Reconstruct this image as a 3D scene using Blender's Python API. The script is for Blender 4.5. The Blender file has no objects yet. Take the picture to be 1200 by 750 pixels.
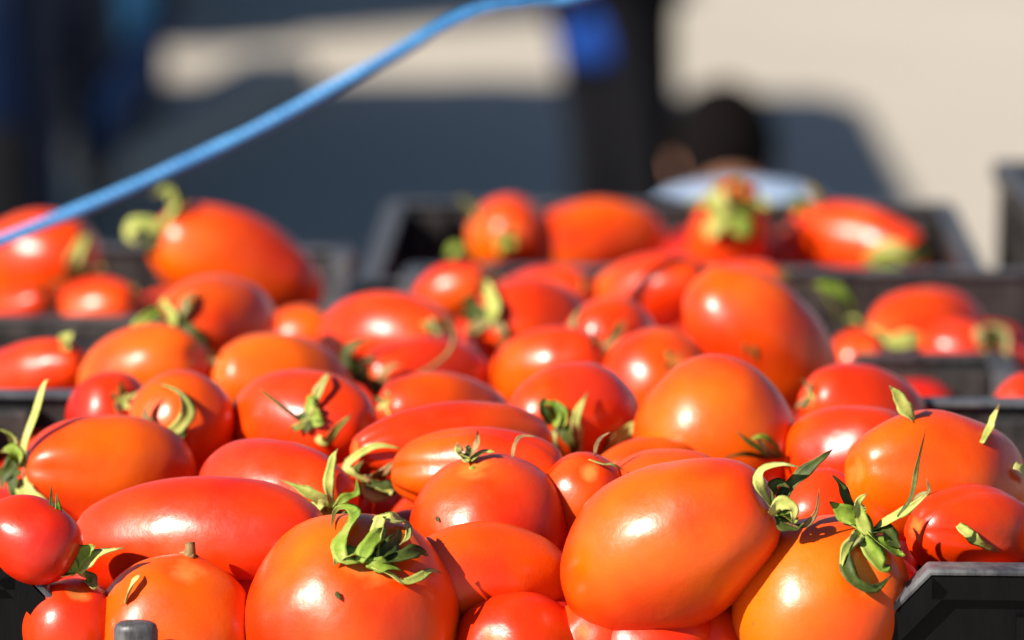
import bpy, bmesh, math, random
from mathutils import Vector, Matrix, noise
R = math.radians
random.seed(7)
scene = bpy.context.scene
COL = scene.collection

# ---------------------------------------------------------------- camera
HC = 1.80                       # camera height above the ground
PITCH = 10.0                    # degrees below the horizon
FPX = 5273.0                    # focal length in pixels of the 1200 px wide photograph
cam_d = bpy.data.cameras.new('camera')
cam = bpy.data.objects.new('camera', cam_d)
COL.objects.link(cam)
cam_d.sensor_width = 36.0
cam_d.lens = 36.0 * FPX / 1200.0
cam_d.clip_start = 0.05
cam_d.clip_end = 2000
cam.location = (0, 0, HC)
cam.rotation_euler = (R(90 - PITCH), 0, 0)
cam_d.dof.use_dof = True
cam_d.dof.focus_distance = 1.36
cam_d.dof.aperture_fstop = 9.5
scene.camera = cam

# ---------------------------------------------------------------- sky and sun
SUN_EL = 32.5
SUN_H = Vector((-0.81, -0.58, 0)).normalized()      # horizontal direction towards the sun
w = bpy.data.worlds.new('World')
scene.world = w
w.use_nodes = True
nt = w.node_tree
sky = nt.nodes.new('ShaderNodeTexSky')
sky.sky_type = 'NISHITA'
sky.sun_disc = False
sky.sun_elevation = R(SUN_EL)
sky.air_density = 0.75
sky.dust_density = 0.4
sky.ozone_density = 1.2
sky.sun_rotation = math.atan2(SUN_H.x, SUN_H.y)
bg = nt.nodes['Background']
bg.inputs['Strength'].default_value = 0.05
nt.links.new(sky.outputs[0], bg.inputs['Color'])
sd = bpy.data.lights.new('sun', 'SUN')
sd.energy = 5.0
sd.angle = R(0.55)
sd.color = (1.0, 0.93, 0.83)
sun = bpy.data.objects.new('sun', sd)
COL.objects.link(sun)
to_sun = Vector((SUN_H.x * math.cos(R(SUN_EL)), SUN_H.y * math.cos(R(SUN_EL)), math.sin(R(SUN_EL))))
sun.rotation_euler = to_sun.to_track_quat('Z', 'Y').to_euler()
scene.view_settings.view_transform = 'Standard'
scene.view_settings.look = 'None'
scene.view_settings.exposure = 0.95
scene.view_settings.gamma = 1
scene.cycles.max_bounces = 8

# ---------------------------------------------------------------- helpers
CF = Vector((0, math.cos(R(PITCH)), -math.sin(R(PITCH))))
CU = Vector((0, math.sin(R(PITCH)), math.cos(R(PITCH))))
CR = Vector((1, 0, 0))
CAM = Vector((0, 0, HC))

def ray(px, py):
    return CF + CR * ((px - 600) / FPX) + CU * ((375 - py) / FPX)

def at(px, py, Y):
    """world point seen at a pixel of the photograph, Y metres in front along the ground"""
    r = ray(px, py)
    return CAM + r * (Y / r.y)

def link(name, me, mats, parent=None):
    o = bpy.data.objects.new(name, me)
    COL.objects.link(o)
    if mats is not None:
        for m in (mats if isinstance(mats, (list, tuple)) else [mats]):
            me.materials.append(m)
    if parent is not None:
        o.parent = parent
    return o

def from_bm(name, bm, mat, parent=None, smooth=False):
    bmesh.ops.recalc_face_normals(bm, faces=bm.faces)
    me = bpy.data.meshes.new(name)
    bm.to_mesh(me)
    bm.free()
    if smooth:
        for p in me.polygons:
            p.use_smooth = True
    return link(name, me, mat, parent)

def empty(name, loc, rz=0.0):
    o = bpy.data.objects.new(name, None)
    COL.objects.link(o)
    o.location = loc
    o.rotation_euler = (0, 0, rz)
    o.empty_display_size = 0.05
    return o

def tag(o, label=None, cat=None, group=None, kind=None):
    if label: o['label'] = label
    if cat: o['category'] = cat
    if group: o['group'] = group
    if kind: o['kind'] = kind
    return o

def box(bm, x0, x1, y0, y1, z0, z1, bev=0.0):
    b = bmesh.new()
    bmesh.ops.create_cube(b, size=1.0)
    for v in b.verts:
        v.co = Vector(((x0 + x1) / 2 + v.co.x * (x1 - x0), (y0 + y1) / 2 + v.co.y * (y1 - y0),
                       (z0 + z1) / 2 + v.co.z * (z1 - z0)))
    if bev > 0:
        bmesh.ops.bevel(b, geom=b.edges[:], offset=bev, segments=2, affect='EDGES', profile=0.6)
    me = bpy.data.meshes.new('tmp')
    b.to_mesh(me); b.free()
    bm.from_mesh(me)
    bpy.data.meshes.remove(me)

def prism(bm, pts, thick_dir, bev=0.0):
    """closed outline (list of Vector) thickened along thick_dir"""
    b = bmesh.new()
    lo = [b.verts.new(p) for p in pts]
    hi = [b.verts.new(p + thick_dir) for p in pts]
    b.faces.new(lo)
    b.faces.new(list(reversed(hi)))
    n = len(pts)
    for i in range(n):
        j = (i + 1) % n
        b.faces.new((lo[i], hi[i], hi[j], lo[j]))
    bmesh.ops.recalc_face_normals(b, faces=b.faces)
    if bev > 0:
        bmesh.ops.bevel(b, geom=b.edges[:], offset=bev, segments=2, affect='EDGES', profile=0.6)
    me = bpy.data.meshes.new('tmp')
    b.to_mesh(me); b.free()
    bm.from_mesh(me)
    bpy.data.meshes.remove(me)

def smooth_path(pts, n):
    """Catmull-Rom through the points"""
    P = [pts[0] * 2 - pts[1]] + list(pts) + [pts[-1] * 2 - pts[-2]]
    out = []
    m = len(pts) - 1
    for i in range(n + 1):
        t = i / n * m
        k = min(int(t), m - 1)
        f = t - k
        a, b, c, d = P[k], P[k + 1], P[k + 2], P[k + 3]
        out.append(0.5 * ((2 * b) + (c - a) * f + (2 * a - 5 * b + 4 * c - d) * f * f + (3 * b - a - 3 * c + d) * f ** 3))
    return out

def tube(bm, pts, radius, seg=8, cap=True):
    """tube along points; radius is a function of t or a number"""
    rings = []
    n = len(pts)
    prev = None
    for i, p in enumerate(pts):
        t = (pts[min(i + 1, n - 1)] - pts[max(i - 1, 0)]).normalized()
        if prev is None:
            ref = Vector((0, 0, 1)) if abs(t.z) < 0.9 else Vector((1, 0, 0))
            nrm = t.cross(ref).normalized()
        else:
            nrm = (prev - t * prev.dot(t)).normalized()
        prev = nrm
        bn = t.cross(nrm)
        r = radius(i / (n - 1)) if callable(radius) else radius
        rings.append([bm.verts.new(p + (nrm * math.cos(a) + bn * math.sin(a)) * r)
                      for a in [2 * math.pi * k / seg for k in range(seg)]])
    for a, b in zip(rings, rings[1:]):
        for k in range(seg):
            bm.faces.new((a[k], a[(k + 1) % seg], b[(k + 1) % seg], b[k]))
    if cap:
        bm.faces.new(list(reversed(rings[0])))
        bm.faces.new(rings[-1])

def lathe(bm, prof, mat=Matrix.Identity(4), seg=32):
    rings = []
    for r, z in prof:
        rings.append([bm.verts.new(mat @ Vector((r * math.cos(2 * math.pi * k / seg), r * math.sin(2 * math.pi * k / seg), z)))
                      for k in range(seg)])
    for a, b in zip(rings, rings[1:]):
        for k in range(seg):
            bm.faces.new((a[k], a[(k + 1) % seg], b[(k + 1) % seg], b[k]))
    bm.faces.new(list(reversed(rings[0])))
    bm.faces.new(rings[-1])

# ---------------------------------------------------------------- materials
def new_mat(name):
    m = bpy.data.materials.new(name)
    m.use_nodes = True
    return m, m.node_tree, m.node_tree.nodes['Principled BSDF']

def N(nt, t, **kw):
    n = nt.nodes.new(t)
    for k, v in kw.items():
        if k in n.inputs.keys():
            n.inputs[k].default_value = v
        else:
            setattr(n, k, v)
    return n

def ramp(nt, fac, stops):
    r = nt.nodes.new('ShaderNodeValToRGB')
    nt.links.new(fac, r.inputs[0])
    e = r.color_ramp.elements
    while len(e) < len(stops): e.new(0.5)
    for i, (p, c) in enumerate(stops):
        e[i].position = p
        e[i].color = (*c, 1) if len(c) == 3 else c
    return r

def mixc(nt, fac, a, b):
    m = nt.nodes.new('ShaderNodeMix'); m.data_type = 'RGBA'
    for s, v in ((0, fac), (6, a), (7, b)):
        if hasattr(v, 'is_output') or hasattr(v, 'links'):
            nt.links.new(v, m.inputs[s])
        else:
            m.inputs[s].default_value = v if s == 0 else (*v, 1)
    return m.outputs[2]

def tomato_material():
    m, nt, b = new_mat('tomato_skin')
    L = nt.links
    tc = N(nt, 'ShaderNodeTexCoord')
    at_ = N(nt, 'ShaderNodeAttribute', attribute_type='OBJECT', attribute_name='ripeness')
    oi = N(nt, 'ShaderNodeObjectInfo')
    off = N(nt, 'ShaderNodeVectorMath', operation='ADD')
    L.new(tc.outputs['Object'], off.inputs[0])
    sc = N(nt, 'ShaderNodeVectorMath', operation='SCALE'); sc.inputs[0].default_value = (1, 1.7, 0.6)
    L.new(oi.outputs['Random'], sc.inputs['Scale'])
    L.new(sc.outputs[0], off.inputs[1])
    n1 = N(nt, 'ShaderNodeTexNoise', Scale=20.0, Detail=3.0, Roughness=0.5)
    L.new(off.outputs[0], n1.inputs['Vector'])
    a1 = N(nt, 'ShaderNodeMath', operation='MULTIPLY_ADD')
    L.new(n1.outputs[0], a1.inputs[0]); a1.inputs[1].default_value = 1.5
    a1s = N(nt, 'ShaderNodeMath', operation='SUBTRACT')
    L.new(at_.outputs['Fac'], a1s.inputs[0]); a1s.inputs[1].default_value = 0.76
    L.new(a1s.outputs[0], a1.inputs[2])
    cr = ramp(nt, a1.outputs[0], [(0.0, (0.74, 0.115, 0.0)), (0.45, (0.66, 0.036, 0.0)), (0.8, (0.54, 0.010, 0.0005)), (1.0, (0.32, 0.004, 0.002))])
    # fine pale pores and scuffs
    v = N(nt, 'ShaderNodeTexVoronoi', Scale=850.0)
    L.new(off.outputs[0], v.inputs['Vector'])
    pr = ramp(nt, v.outputs['Distance'], [(0.0, (1, 1, 1)), (0.16, (0, 0, 0))])
    n2 = N(nt, 'ShaderNodeTexNoise', Scale=60.0, Detail=4.0)
    L.new(off.outputs[0], n2.inputs['Vector'])
    r2 = ramp(nt, n2.outputs[0], [(0.55, (0, 0, 0)), (0.75, (1, 1, 1))])
    mu = N(nt, 'ShaderNodeMath', operation='MULTIPLY')
    L.new(pr.outputs[0], mu.inputs[0]); L.new(r2.outputs[0], mu.inputs[1])
    mu2 = N(nt, 'ShaderNodeMath', operation='MULTIPLY'); L.new(mu.outputs[0], mu2.inputs[0]); mu2.inputs[1].default_value = 0.2
    col = mixc(nt, mu2.outputs[0], cr.outputs[0], (0.8, 0.33, 0.08))
    n6 = N(nt, 'ShaderNodeTexNoise', Scale=16.0, Detail=8.0, Roughness=0.75)
    L.new(off.outputs[0], n6.inputs['Vector'])
    r6 = ramp(nt, n6.outputs[0], [(0.50, (0, 0, 0)), (0.72, (0.055, 0.05, 0.05))])
    col = mixc(nt, r6.outputs[0], col, (0.55, 0.34, 0.24))
    # corky ring and streaks where the stalk sits
    at2 = N(nt, 'ShaderNodeAttribute', attribute_type='GEOMETRY', attribute_name='stem')
    n4 = N(nt, 'ShaderNodeTexNoise', Scale=140.0, Detail=3.0)
    L.new(off.outputs[0], n4.inputs['Vector'])
    mm = N(nt, 'ShaderNodeMath', operation='MULTIPLY'); L.new(at2.outputs['Fac'], mm.inputs[0]); L.new(n4.outputs[0], mm.inputs[1])
    rs = ramp(nt, mm.outputs[0], [(0.25, (0, 0, 0)), (0.6, (0.8, 0.8, 0.8))])
    col = mixc(nt, rs.outputs[0], col, (0.55, 0.22, 0.045))
    v2 = N(nt, 'ShaderNodeTexVoronoi', Scale=75.0)
    L.new(off.outputs[0], v2.inputs['Vector'])
    nn = N(nt, 'ShaderNodeTexNoise', Scale=400.0)
    L.new(off.outputs[0], nn.inputs['Vector'])
    dd = N(nt, 'ShaderNodeMath', operation='MULTIPLY_ADD'); L.new(nn.outputs[0], dd.inputs[0]); dd.inputs[1].default_value = 0.10; L.new(v2.outputs['Distance'], dd.inputs[2])
    sp = ramp(nt, dd.outputs[0], [(0.075, (1, 1, 1)), (0.105, (0, 0, 0))])
    sx_ = N(nt, 'ShaderNodeSeparateColor'); L.new(v2.outputs['Color'], sx_.inputs[0])
    gt = N(nt, 'ShaderNodeMath', operation='GREATER_THAN'); L.new(sx_.outputs[0], gt.inputs[0]); gt.inputs[1].default_value = 0.72
    mk = N(nt, 'ShaderNodeMath', operation='MULTIPLY'); L.new(gt.outputs[0], mk.inputs[0]); L.new(sp.outputs[0], mk.inputs[1])
    mk2 = N(nt, 'ShaderNodeMath', operation='MULTIPLY'); L.new(mk.outputs[0], mk2.inputs[0]); mk2.inputs[1].default_value = 0.7
    col = mixc(nt, mk2.outputs[0], col, (0.20, 0.06, 0.01))
    L.new(col, b.inputs['Base Color'])
    # dusty, uneven gloss
    n3 = N(nt, 'ShaderNodeTexNoise', Scale=95.0, Detail=6.0, Roughness=0.65)
    L.new(off.outputs[0], n3.inputs['Vector'])
    rr = N(nt, 'ShaderNodeMapRange'); L.new(n3.outputs[0], rr.inputs[0])
    rr.inputs[1].default_value = 0.3; rr.inputs[2].default_value = 0.72
    rr.inputs[3].default_value = 0.24; rr.inputs[4].default_value = 0.42
    L.new(rr.outputs[0], b.inputs['Roughness'])
    b.inputs['Specular IOR Level'].default_value = 0.5
    b.inputs['Subsurface Weight'].default_value = 0.05
    b.inputs['Subsurface Radius'].default_value = (1.0, 0.18, 0.05)
    b.inputs['Subsurface Scale'].default_value = 0.006
    bp = N(nt, 'ShaderNodeBump', Strength=0.4, Distance=0.0006)
    n5 = N(nt, 'ShaderNodeTexNoise', Scale=130.0, Detail=5.0, Roughness=0.6)
    L.new(off.outputs[0], n5.inputs['Vector'])
    L.new(n5.outputs[0], bp.inputs['Height'])
    L.new(bp.outputs[0], b.inputs['Normal'])
    return m

def leaf_material(name, c1, c2, c3, sc=130.0):
    m, nt, b = new_mat(name)
    L = nt.links
    tc = N(nt, 'ShaderNodeTexCoord')
    n = N(nt, 'ShaderNodeTexNoise', Scale=sc, Detail=4.0, Roughness=0.6)
    L.new(tc.outputs['Object'], n.inputs['Vector'])
    r = ramp(nt, n.outputs[0], [(0.3, c1), (0.5, c2), (0.72, c3)])
    L.new(r.outputs[0], b.inputs['Base Color'])
    b.inputs['Roughness'].default_value = 0.55
    b.inputs['Subsurface Weight'].default_value = 0.0
    b.inputs['Specular IOR Level'].default_value = 0.2
    tp = N(nt, 'ShaderNodeAttribute', attribute_type='GEOMETRY', attribute_name='tip')
    ta = N(nt, 'ShaderNodeMath', operation='MULTIPLY_ADD'); L.new(n.outputs[0], ta.inputs[0]); ta.inputs[1].default_value = 0.7; L.new(tp.outputs['Fac'], ta.inputs[2])
    tr = ramp(nt, ta.outputs[0], [(1.0 - 0.08, (0, 0, 0)), (1.0, (1, 1, 1))])
    tm = N(nt, 'ShaderNodeMath', operation='MULTIPLY'); L.new(tr.outputs[0], tm.inputs[0]); tm.inputs[1].default_value = 0.8
    L.new(mixc(nt, tm.outputs[0], r.outputs[0], (0.13, 0.07, 0.025)), b.inputs['Base Color'])
    w = N(nt, 'ShaderNodeTexNoise', Scale=500.0, Detail=2.0)
    L.new(tc.outputs['Object'], w.inputs['Vector'])
    bp = N(nt, 'ShaderNodeBump', Strength=0.5, Distance=0.0004)
    L.new(w.outputs[0], bp.inputs['Height']); L.new(bp.outputs[0], b.inputs['Normal'])
    return m

def plain(name, c, rough=0.5, metal=0.0, var=0.15, sc=20.0, bump=0.0, spec=0.5):
    m, nt, b = new_mat(name)
    L = nt.links
    tc = N(nt, 'ShaderNodeTexCoord')
    n = N(nt, 'ShaderNodeTexNoise', Scale=sc, Detail=5.0, Roughness=0.6)
    L.new(tc.outputs['Object'], n.inputs['Vector'])
    lo = tuple(max(0, x * (1 - var)) for x in c); hi = tuple(min(1, x * (1 + var)) for x in c)
    r = ramp(nt, n.outputs[0], [(0.3, lo), (0.7, hi)])
    L.new(r.outputs[0], b.inputs['Base Color'])
    b.inputs['Roughness'].default_value = rough
    b.inputs['Metallic'].default_value = metal
    b.inputs['Specular IOR Level'].default_value = spec
    if bump:
        bp = N(nt, 'ShaderNodeBump', Strength=bump, Distance=0.002)
        L.new(n.outputs[0], bp.inputs['Height']); L.new(bp.outputs[0], b.inputs['Normal'])
    return m

def crate_material(name, base, dust, amount):
    m, nt, b = new_mat(name)
    L = nt.links
    tc = N(nt, 'ShaderNodeTexCoord')
    n = N(nt, 'ShaderNodeTexNoise', Scale=38.0, Detail=8.0, Roughness=0.7)
    L.new(tc.outputs['Object'], n.inputs['Vector'])
    mp = N(nt, 'ShaderNodeMapping'); mp.inputs['Scale'].default_value = (1, 1, 0.25)
    L.new(tc.outputs['Object'], mp.inputs[0])
    n2 = N(nt, 'ShaderNodeTexNoise', Scale=190.0, Detail=4.0, Roughness=0.7)
    L.new(mp.outputs[0], n2.inputs['Vector'])
    ad = N(nt, 'ShaderNodeMath', operation='MULTIPLY'); L.new(n.outputs[0], ad.inputs[0]); L.new(n2.outputs[0], ad.inputs[1])
    r = ramp(nt, ad.outputs[0], [(0.16, (0, 0, 0)), (0.40, (amount,) * 3)])
    L.new(mixc(nt, r.outputs[0], base, dust), b.inputs['Base Color'])
    b.inputs['Specular IOR Level'].default_value = 0.12 if amount < 0.2 else 0.35
    rr = N(nt, 'ShaderNodeMapRange'); L.new(n2.outputs[0], rr.inputs[0]); rr.inputs[3].default_value = 0.3; rr.inputs[4].default_value = 0.6
    L.new(rr.outputs[0], b.inputs['Roughness'])
    bp = N(nt, 'ShaderNodeBump', Strength=0.25, Distance=0.001)
    L.new(n2.outputs[0], bp.inputs['Height']); L.new(bp.outputs[0], b.inputs['Normal'])
    return m

def ground_material():
    m, nt, b = new_mat('ground_concrete')
    L = nt.links
    tc = N(nt, 'ShaderNodeTexCoord')
    n = N(nt, 'ShaderNodeTexNoise', Scale=0.35, Detail=6.0, Roughness=0.6)
    L.new(tc.outputs['Object'], n.inputs['Vector'])
    n2 = N(nt, 'ShaderNodeTexNoise', Scale=45.0, Detail=6.0, Roughness=0.7)
    L.new(tc.outputs['Object'], n2.inputs['Vector'])
    r = ramp(nt, n.outputs[0], [(0.3, (0.43, 0.385, 0.32)), (0.7, (0.50, 0.45, 0.38))])
    r2 = ramp(nt, n2.outputs[0], [(0.3, (0.8, 0.8, 0.8)), (0.7, (1.08, 1.08, 1.08))])
    mx = nt.nodes.new('ShaderNodeMix'); mx.data_type = 'RGBA'; mx.blend_type = 'MULTIPLY'; mx.inputs[0].default_value = 1
    L.new(r.outputs[0], mx.inputs[6]); L.new(r2.outputs[0], mx.inputs[7])
    L.new(mx.outputs[2], b.inputs['Base Color'])
    b.inputs['Roughness'].default_value = 0.9
    b.inputs['Specular IOR Level'].default_value = 0.2
    bp = N(nt, 'ShaderNodeBump', Strength=0.3, Distance=0.004)
    L.new(n2.outputs[0], bp.inputs['Height']); L.new(bp.outputs[0], b.inputs['Normal'])
    return m

M_TOM = tomato_material()
M_LEAF = leaf_material('sepal_green', (0.08, 0.15, 0.012), (0.19, 0.27, 0.030), (0.33, 0.36, 0.085))
M_PALE = leaf_material('sepal_pale', (0.20, 0.26, 0.04), (0.36, 0.37, 0.09), (0.46, 0.41, 0.16))
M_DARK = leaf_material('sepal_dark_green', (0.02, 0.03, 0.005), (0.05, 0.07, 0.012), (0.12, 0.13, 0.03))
M_DRY = leaf_material('sepal_dry', (0.10, 0.05, 0.02), (0.22, 0.13, 0.05), (0.38, 0.28, 0.13))
M_VINE = leaf_material('vine_brown', (0.14, 0.10, 0.03), (0.24, 0.19, 0.07), (0.30, 0.27, 0.12))
M_CRATE = crate_material('black_crate_plastic', (0.008, 0.008, 0.009), (0.12, 0.10, 0.09), 0.42)
M_CRATE2 = crate_material('shaded_black_plastic', (0.002, 0.002, 0.0025), (0.02, 0.02, 0.02), 0.06)  # shade on the nearest front wall put into a blacker base colour
M_RIM = crate_material('worn_rim_plastic', (0.020, 0.020, 0.026), (0.20, 0.19, 0.19), 0.6)
M_RIM2 = crate_material('front_rim_plastic', (0.03, 0.032, 0.038), (0.20, 0.20, 0.21), 0.6)
M_GREY = crate_material('grey_crate_plastic', (0.03, 0.03, 0.036), (0.14, 0.135, 0.13), 0.6)
M_GROUND = ground_material()

# ---------------------------------------------------------------- ground
bm = bmesh.new()
bmesh.ops.create_grid(bm, x_segments=8, y_segments=8, size=500)
g = from_bm('ground', bm, M_GROUND)
tag(g, kind='structure')

# ---------------------------------------------------------------- crates
TABLE_Z = 1.318
def wall_outline(L, H, half_top, half_bot, dip, base):
    """outline of a crate wall in its own plane (x along the wall, z up)"""
    p = [(-L / 2, base), (L / 2, base), (L / 2, H)]
    if dip > 0:
        p += [(half_top, H), (half_bot, H - dip), (-half_bot, H - dip), (-half_top, H)]
    p += [(-L / 2, H)]
    return p

def crate(name, cx, y0, y1, W, rim, rz, label, style='dip', front_mat=None, mat=None, rimmat=None, short_dip=0.03, long_dip=0.055, half_top=None):
    mat = mat or M_CRATE
    rimmat = rimmat or M_RIM
    D = y1 - y0
    t = 0.004
    H = rim - TABLE_Z
    root = empty(name, (cx, (y0 + y1) / 2, TABLE_Z), R(rz))
    tag(root, label, 'crate', 'black produce crates set out on the counter')
    def wall(L, place, dip, m, tag_=None):
        ht = half_top if (half_top and L == W) else L * 0.345
        hb = ht - dip * 0.95
        out = wall_outline(L, H, ht, hb, dip, 0.004)
        bm = bmesh.new()
        pts = [Vector((x, 0, z)) for x, z in out]
        prism(bm, pts, Vector((0, t, 0)), 0.0008)
        # outside ribs of the wall
        nr = max(3, int(L / 0.035))
        for i in range(1, nr):
            x = -L / 2 + L * i / nr
            top = H - 0.012
            if dip > 0 and abs(x) < ht:
                top = H - dip - 0.012 if abs(x) < hb else H - dip * (ht - abs(x)) / (ht - hb) - 0.014
            box(bm, x - 0.0013, x + 0.0013, -0.0042, 0.0006, 0.006, top)
        box(bm, -L / 2 + 0.004, L / 2 - 0.004, -0.0042, 0.0006, 0.022, 0.026)
        bm.transform(place)
        w = from_bm('wall', bm, m, root)
        # rolled rim that follows the wall's top edge
        bm = bmesh.new()
        top = out[2:]
        fl = 0.0055
        bl = bmesh.new()
        path = [Vector((x, t / 2, z)) for x, z in top]
        up = 0.0022
        for a, b in zip(path, path[1:]):
            d = (b - a).normalized()
            nrm = Vector((-d.z, 0, d.x))
            if nrm.z < 0: nrm = -nrm
            e = d * 0.0012
            q = [a - e + nrm * 0.0002, b + e + nrm * 0.0002, b + e + nrm * up, a - e + nrm * up]
            q = [v + Vector((0, -fl, 0)) for v in q]
            prism(bm, q, Vector((0, 2 * fl, 0)), 0.0009)
            # down-turned lip on the outside
            q = [a - nrm * 0.007, b - nrm * 0.007, b - nrm * 0.0001, a - nrm * 0.0001]
            q = [v + Vector((0, -fl, 0)) for v in q]
            prism(bl, q, Vector((0, 0.002, 0)))
        bm.transform(place)
        from_bm('rim', bm, rimmat, w)
        bl.transform(place)
        from_bm('rim_lip', bl, m, w)
        return w
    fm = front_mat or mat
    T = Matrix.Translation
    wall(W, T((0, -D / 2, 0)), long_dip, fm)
    wall(W, T((0, D / 2, 0)) @ Matrix.Rotation(math.pi, 4, 'Z'), long_dip if style == 'dip' else 0.0, mat)
    wall(D - 2 * t - 0.002, T((W / 2, 0, 0)) @ Matrix.Rotation(math.pi / 2, 4, 'Z'), short_dip, mat)
    wall(D - 2 * t - 0.002, T((-W / 2, 0, 0)) @ Matrix.Rotation(-math.pi / 2, 4, 'Z'), short_dip, mat)
    # slatted base
    n = int(W / 0.028)
    for i in range(n):
        bm = bmesh.new()
        x = -W / 2 + 0.006 + (W - 0.012) * (i + 0.5) / n
        box(bm, x - 0.010, x + 0.010, -D / 2 + 0.005, D / 2 - 0.005, 0.0005, 0.0035)
        from_bm('base_slat', bm, mat, root)
    # stacking posts in the corners
    for sx in (-1, 1):
        for sy in (-1, 1):
            bm = bmesh.new()
            box(bm, sx * (W / 2 - 0.018) - 0.012, sx * (W / 2 - 0.018) + 0.012, sy * (D / 2 - 0.0125) - 0.007, sy * (D / 2 - 0.0125) + 0.007, 0.004, H - 0.002, 0.0015)
            from_bm('corner_post', bm, mat, root)
    return root

AR = -2.6
RA, RB, RCL, RCR, RD = HC - .307, HC - .350, HC - .341, HC - .345, HC - .362
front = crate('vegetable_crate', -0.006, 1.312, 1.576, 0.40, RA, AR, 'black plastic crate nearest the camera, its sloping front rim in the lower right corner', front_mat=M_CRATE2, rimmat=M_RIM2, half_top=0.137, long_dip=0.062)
crate('vegetable_crate', 0.004, 1.622, 1.90, 0.40, RB, AR, 'black plastic crate second from the front, behind the nearest crate')
crate('vegetable_crate', -0.283, 1.935, 2.135, 0.40, RCL, -3.5, 'black plastic crate at the far left, under the blue rope', long_dip=0.0)
crate('vegetable_crate', 0.148, 1.872, 2.085, 0.40, RCR, AR, 'black crate at the right with pale inner wall, third from the front', mat=M_CRATE, style='plain')
crate('vegetable_crate', 0.082, 2.145, 2.41, 0.30, RD, -1.5, 'farthest black crate, with four tomatoes against the paved ground', style='plain', long_dip=0.0, short_dip=0.0, rimmat=M_GREY)
crate('vegetable_crate', 0.436, 2.13, 2.42, 0.34, HC - .341, 1.0, 'tall black crate cut off by the right edge of the photo', style='plain', long_dip=0.0, short_dip=0.0, rimmat=M_GREY)

# rounded lugs in the dip of the nearest crate
def lug(px, py, Y, r, h):
    p = at(px, py, Y)
    loc = front.matrix_basis.inverted() @ p
    bm = bmesh.new()
    lathe(bm, [(r * 0.96, -h), (r, -h * 0.5), (r, -r * 0.35), (r * 0.93, -r * 0.12), (r * 0.75, 0), (r * 0.3, 0.0004)],
          Matrix.Translation(loc) @ Matrix.Scale(0.7, 4, (0, 1, 0)), 20)
    o = from_bm('stacking_lug', bm, M_RIM, front, True)
bpy.context.view_layer.update()
lug(159, 729, 1.292, 0.0066, 0.045)
lug(880, 800, 1.300, 0.0066, 0.03)

# counter that carries the crates
ctr = empty('market_counter', (0.05, 1.85, 0))
tag(ctr, 'wooden slatted counter that carries the crates of tomatoes', 'counter')
M_WOOD = plain('counter_wood', (0.20, 0.12, 0.06), 0.7, var=0.35, sc=12, bump=0.3)
for i in range(9):
    bm = bmesh.new()
    y = -0.62 + i * 0.155
    box(bm, -0.75, 0.75, y - 0.07, y + 0.07, TABLE_Z - 0.022, TABLE_Z - 0.0005, 0.002)
    from_bm('plank', bm, M_WOOD, ctr)
for sx in (-1, 1):
    for sy in (-1, 1):
        bm = bmesh.new()
        box(bm, sx * 0.68 - 0.03, sx * 0.68 + 0.03, sy * 0.6 - 0.03, sy * 0.6 + 0.03, 0, TABLE_Z - 0.0225, 0.003)
        from_bm('leg', bm, M_WOOD, ctr)
    bm = bmesh.new()
    box(bm, sx * 0.68 - 0.02, sx * 0.68 + 0.02, -0.569, 0.569, TABLE_Z - 0.10, TABLE_Z - 0.023, 0.003)
    from_bm('rail', bm, M_WOOD, ctr)

# ---------------------------------------------------------------- tomatoes
CR_RANGE = {'A': (1.31, 1.60, .296), 'B': (1.62, 1.90, .330), 'L': (1.94, 2.13, .331), 'C': (1.87, 2.08, .333), 'D': (2.15, 2.41, .345)}

def tomato_mesh(a, b, seed, lobes=0.015, k=5, taper=0.06, rib=0.0, U=30, V=48):
    rnd = random.Random(seed)
    ph = rnd.uniform(0, 6.28)
    off = Vector((rnd.uniform(-50, 50), rnd.uniform(-50, 50), 0))
    verts, faces, stem = [], [], []
    def P(u, th):
        su, cu = math.sin(u), math.cos(u)
        r = b * (abs(su) ** 0.92) * (1 - taper * cu)
        shoulder = math.exp(-((u - 0.55) / 0.55) ** 2) + 0.35 * math.exp(-((u - 2.7) / 0.5) ** 2)
        r *= 1 + lobes * math.cos(k * th + ph) * (0.35 + shoulder)
        if rib:
            c = math.cos(k * 1.0 * th + ph * 2 + 0.5 * math.sin(th))
            r *= 1 - rib * (max(0.0, -c) ** 4) * (0.3 + shoulder)
        z = a * cu * (1 - 0.0 * su)
        z -= a * 0.07 * math.exp(-(u / 0.22) ** 2)
        z += a * 0.03 * math.exp(-((math.pi - u) / 0.25) ** 2)
        p = Vector((r * math.cos(th), r * math.sin(th), z))
        n = noise.noise(p * (0.9 / b) + off) * 0.06 + noise.noise(p * (2.2 / b) + off) * 0.018
        return p * (1 + n)
    verts.append(P(0.0001, 0)); stem.append(1.0)
    for i in range(1, U):
        u = math.pi * i / U
        for j in range(V):
            verts.append(P(u, 2 * math.pi * j / V))
            stem.append(math.exp(-(u / 0.30) ** 2))
    verts.append(P(math.pi - 0.0001, 0)); stem.append(0)
    for j in range(V):
        faces.append((0, 1 + j, 1 + (j + 1) % V))
        l = 1 + (U - 2) * V
        faces.append((len(verts) - 1, l + (j + 1) % V, l + j))
    for i in range(U - 2):
        for j in range(V):
            p = 1 + i * V
            faces.append((p + j, p + V + j, p + V + (j + 1) % V, p + (j + 1) % V))
    me = bpy.data.meshes.new('tomato')
    me.from_pydata([tuple(v) for v in verts], [], faces)
    for p in me.polygons: p.use_smooth = True
    at_ = me.attributes.new('stem', 'FLOAT', 'POINT')
    at_.data.foreach_set('value', stem)
    return me

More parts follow.
